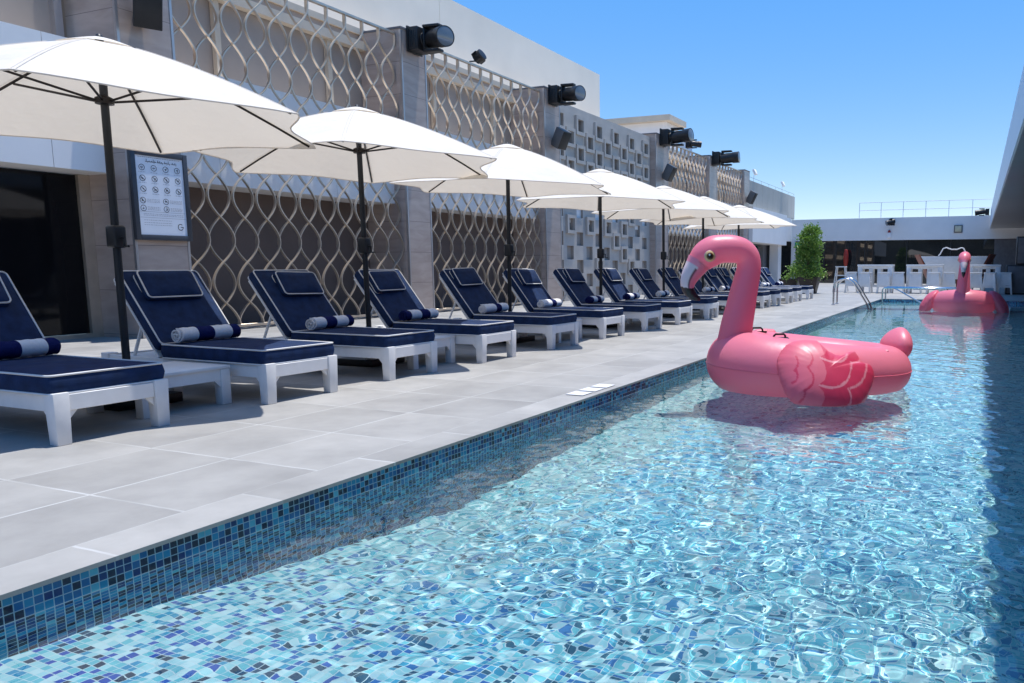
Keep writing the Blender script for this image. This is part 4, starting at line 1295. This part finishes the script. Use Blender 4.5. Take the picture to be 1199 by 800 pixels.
    # resample the outline by angle about C0
    def arc(cx, cy, r, a0, a1, k=16): return [(cx + r * math.cos(R_(a0 + (a1 - a0) * i / k)), cy + r * math.sin(R_(a0 + (a1 - a0) * i / k))) for i in range(k + 1)]
    def qb(p0, p1, p2, k=18): return [((1 - u) ** 2 * p0[0] + 2 * u * (1 - u) * p1[0] + u * u * p2[0], (1 - u) ** 2 * p0[1] + 2 * u * (1 - u) * p1[1] + u * u * p2[1]) for u in [i / k for i in range(k + 1)]]
    darks = [qb((200, 375), (222, 430), (172, 468)), qb((185, 470), (195, 530), (145, 536)), qb((295, 338), (360, 410), (268, 460)), qb((268, 460), (345, 560), (222, 592)), qb((226, 592), (232, 634), (190, 638))]
    lights = [qb((375, 402), (540, 470), (606, 385)), qb((335, 572), (560, 640), (628, 430)), qb((628, 430), (700, 432), (748, 380)), qb((580, 590), (740, 560), (778, 400)), qb((275, 684), (480, 740), (575, 670)), qb((575, 670), (590, 625), (560, 595)), qb((560, 692), (700, 690), (835, 520)), qb((606, 385), (625, 365), (612, 345))]
    rim = qb((462, 280), (470, 380), (372, 402)) + qb((345, 405), (480, 470), (330, 566)) + qb((300, 575), (420, 640), (345, 680))
    edge = [(470, 270), (462, 330), (430, 375), (372, 400), (402, 440), (405, 500), (380, 545), (322, 570), (362, 610), (370, 645), (345, 678), (262, 686)]
    def inside_light(x, y):
        # left of the scalloped edge between light plumage and crimson feathers
        for (xa, ya), (xb, yb) in zip(edge[:-1], edge[1:]):
            lo_, hi_ = (ya, yb) if ya < yb else (yb, ya)
            if lo_ <= y < hi_:
                return x < xa + (xb - xa) * (y - ya) / (yb - ya)
        return y < 270 or x < 262
    def dist(x, y, poly):
        best = 1e9
        for (xa, ya), (xb, yb) in zip(poly[:-1], poly[1:]):
            dx, dy = xb - xa, yb - ya; u = max(0, min(1, ((x - xa) * dx + (y - ya) * dy) / (dx * dx + dy * dy + 1e-9)))
            best = min(best, math.hypot(x - xa - u * dx, y - ya - u * dy))
        return best
    def wcol(x, y):
        c = PKM if inside_light(x, y) else CR
        if c == CR:
            # top feather is paler
            if y < 400 and x > 455: c = lerp(PKM, CR, min(1, max(0, (y - 300) / 110)))
            for l in lights:
                if dist(x, y, l) < 7: return PKL
        else:
            for l in darks:
                if dist(x, y, l) < 6.5: return CR
        return c
    # ray table for the outline
    def radius(th):
        dx, dy = math.cos(th), math.sin(th); best = 0
        for (xa, ya), (xb, yb) in zip(out, out[1:] + out[:1]):
            ex2, ey2 = xb - xa, yb - ya; den = dx * ey2 - dy * ex2
            if abs(den) < 1e-9: continue
            tt = ((xa - C0[0]) * ey2 - (ya - C0[1]) * ex2) / den; uu = ((xa - C0[0]) * dy - (ya - C0[1]) * dx) / den
            if tt > 0 and -1e-6 <= uu <= 1 + 1e-6: best = max(best, tt)
        return best
    nth, nr = 240, 46
    rad = [radius(2 * PI * k / nth) for k in range(nth)]
    k_ = .00117
    for sg in (1, -1):
        w_ = MB(); cols = []
        def wp(r, k, face):
            th = 2 * PI * k / nth; rr = rad[k] * r * (1 + .005 * r ** 8 * math.sin(th * 80))
            x, y = C0[0] + rr * math.cos(th), C0[1] + rr * math.sin(th)
            u = (450 - x) * k_ * .90 + .21; v = (y - 240) * k_ * 1.22        # u forward, v down the wing
            puff = .16 * (max(0, 1 - r ** 2.4)) ** .62
            feath = 0
            # local frame: hinge line at the top, wing slopes outward and down
            sl_ = R_(56)
            base = Vector((u - .05, 0, .50))
            dv = Vector((0, math.cos(sl_), -math.sin(sl_))); nn = Vector((0, math.sin(sl_), math.cos(sl_)))
            p = base + dv * v + nn * (puff * face * (1 if face > 0 else .8) - .05) + Vector((0, .60, 0))
            q2 = Vector((p.x, sg * p.y, p.z))
            return q2, (x, y)
        rings = []
        for i in range(nr + 1): rings.append((i / nr, 1))
        for i in range(10, -1, -1): rings.append((i / 11, -1))
        vs = []; 
        for r, f in rings:
            for k in range(nth):
                p, (x, y) = wp(r, k, f); vs.append(p)
                cols.append(wcol(x, y) if f > 0 else PK)
        fs = [(i * nth + k, i * nth + (k + 1) % nth, (i + 1) * nth + (k + 1) % nth, (i + 1) * nth + k) for i in range(len(rings) - 1) for k in range(nth)]
        w_.add(vs, fs); w_.c = cols
        w_.build('wing', M['vinyl'], t, smooth=80)
    # carry handles
    for sg in (1, -1):
        hd = MB()
        hd.tube([(-.055, 0, 0), (-.05, 0, .028), (-.036, 0, .042), (.036, 0, .042), (.05, 0, .028), (.055, 0, 0)], .0095, 8)
        hd.box(-.085, .085, -.03, .03, -.008, .006)
        hd.xform(Matrix.Translation((.43, sg * .34, .478)) @ Matrix.Rotation(sg * R_(-14), 4, 'X'))
        hd.build('handle', M['bronze'], t, smooth=40)
    return t
f1 = make_float()
f1['label'] = 'big pink flamingo float in the foreground water, facing left'
f1.location = (-1.36, 7.10, ZW); f1.rotation_euler = (0, 0, math.atan2(-.515, -.857))
f2 = dup(f1, 'distant pink flamingo float at the far pool end, facing camera', (-.28, 20.75, ZW), R_(-91)); f2.scale = (1.05,) * 3

# ------------------------------------------------------------------ sky, sun, camera
GAM, SAT, HUE, VAL = .27, 3.3, .515, 2.65
w = bpy.data.worlds.new('World'); S.world = w; w.use_nodes = True
nt = w.node_tree; bg = nt.nodes['Background']
sk = nt.nodes.new('ShaderNodeTexSky'); sk.sky_type = 'NISHITA'; sk.sun_disc = False
SE, SA = R_(80), R_(26)
sk.sun_elevation = SE; sk.sun_rotation = SA
sk.air_density = 1.0; sk.dust_density = 0.0; sk.ozone_density = 2.2; sk.altitude = 1800
hs = nt.nodes.new('ShaderNodeHueSaturation'); hs.inputs['Saturation'].default_value = SAT; hs.inputs['Hue'].default_value = HUE; hs.inputs['Value'].default_value = VAL
gm = nt.nodes.new('ShaderNodeGamma'); gm.inputs[1].default_value = GAM
nt.links.new(sk.outputs[0], gm.inputs[0]); nt.links.new(gm.outputs[0], hs.inputs['Color'])
nt.links.new(hs.outputs[0], bg.inputs[0]); bg.inputs[1].default_value = .15
sun = bpy.data.lights.new('sun', 'SUN'); sun.energy = 3.3; sun.angle = R_(.5); sun.color = (1, .965, .91)
so = bpy.data.objects.new('sun', sun); COL.objects.link(so)
dv = Vector((math.cos(SE) * math.sin(SA), math.cos(SE) * math.cos(SA), math.sin(SE)))
so.rotation_euler = dv.to_track_quat('Z', 'Y').to_euler()
sun.cycles.is_caustics_light = True

cam = bpy.data.cameras.new('camera'); co = bpy.data.objects.new('camera', cam); COL.objects.link(co); S.camera = co
PX, PYC, FOC = 760., 433., 905.
def nrm(v): return Vector(v).normalized()
dY = nrm((1145 - PX, 312 - PYC, FOC)); dD = nrm((0, 6767, FOC))
dX = dD.cross(dY).normalized()
if dX.x < 0: dX = -dX
dY = nrm(dX.cross(dD)); 
if dY.z < 0: dY = -dY
dZ = -dD
Rm = [dX, dY, dZ]                         # rows: world axes in camera (x right, y down, z forward)
co.matrix_world = Matrix([[Rm[i][0], -Rm[i][1], -Rm[i][2], (0, 0, 1)[i]] for i in range(3)] + [[0, 0, 0, 1]])
cam.sensor_width = 36; cam.lens = 36 * FOC / 1199
cam.shift_x = (599.5 - PX) / 1199; cam.shift_y = (PYC - 400) / 1199
cam.clip_end = 400
S.view_settings.view_transform = 'Standard'; S.view_settings.look = 'None'; S.view_settings.exposure = 0.72; S.view_settings.gamma = 1
S.render.resolution_x = 1024; S.render.resolution_y = 683
S.cycles.max_bounces = 10; S.cycles.transmission_bounces = 8; S.cycles.glossy_bounces = 4
S.cycles.use_denoising = True
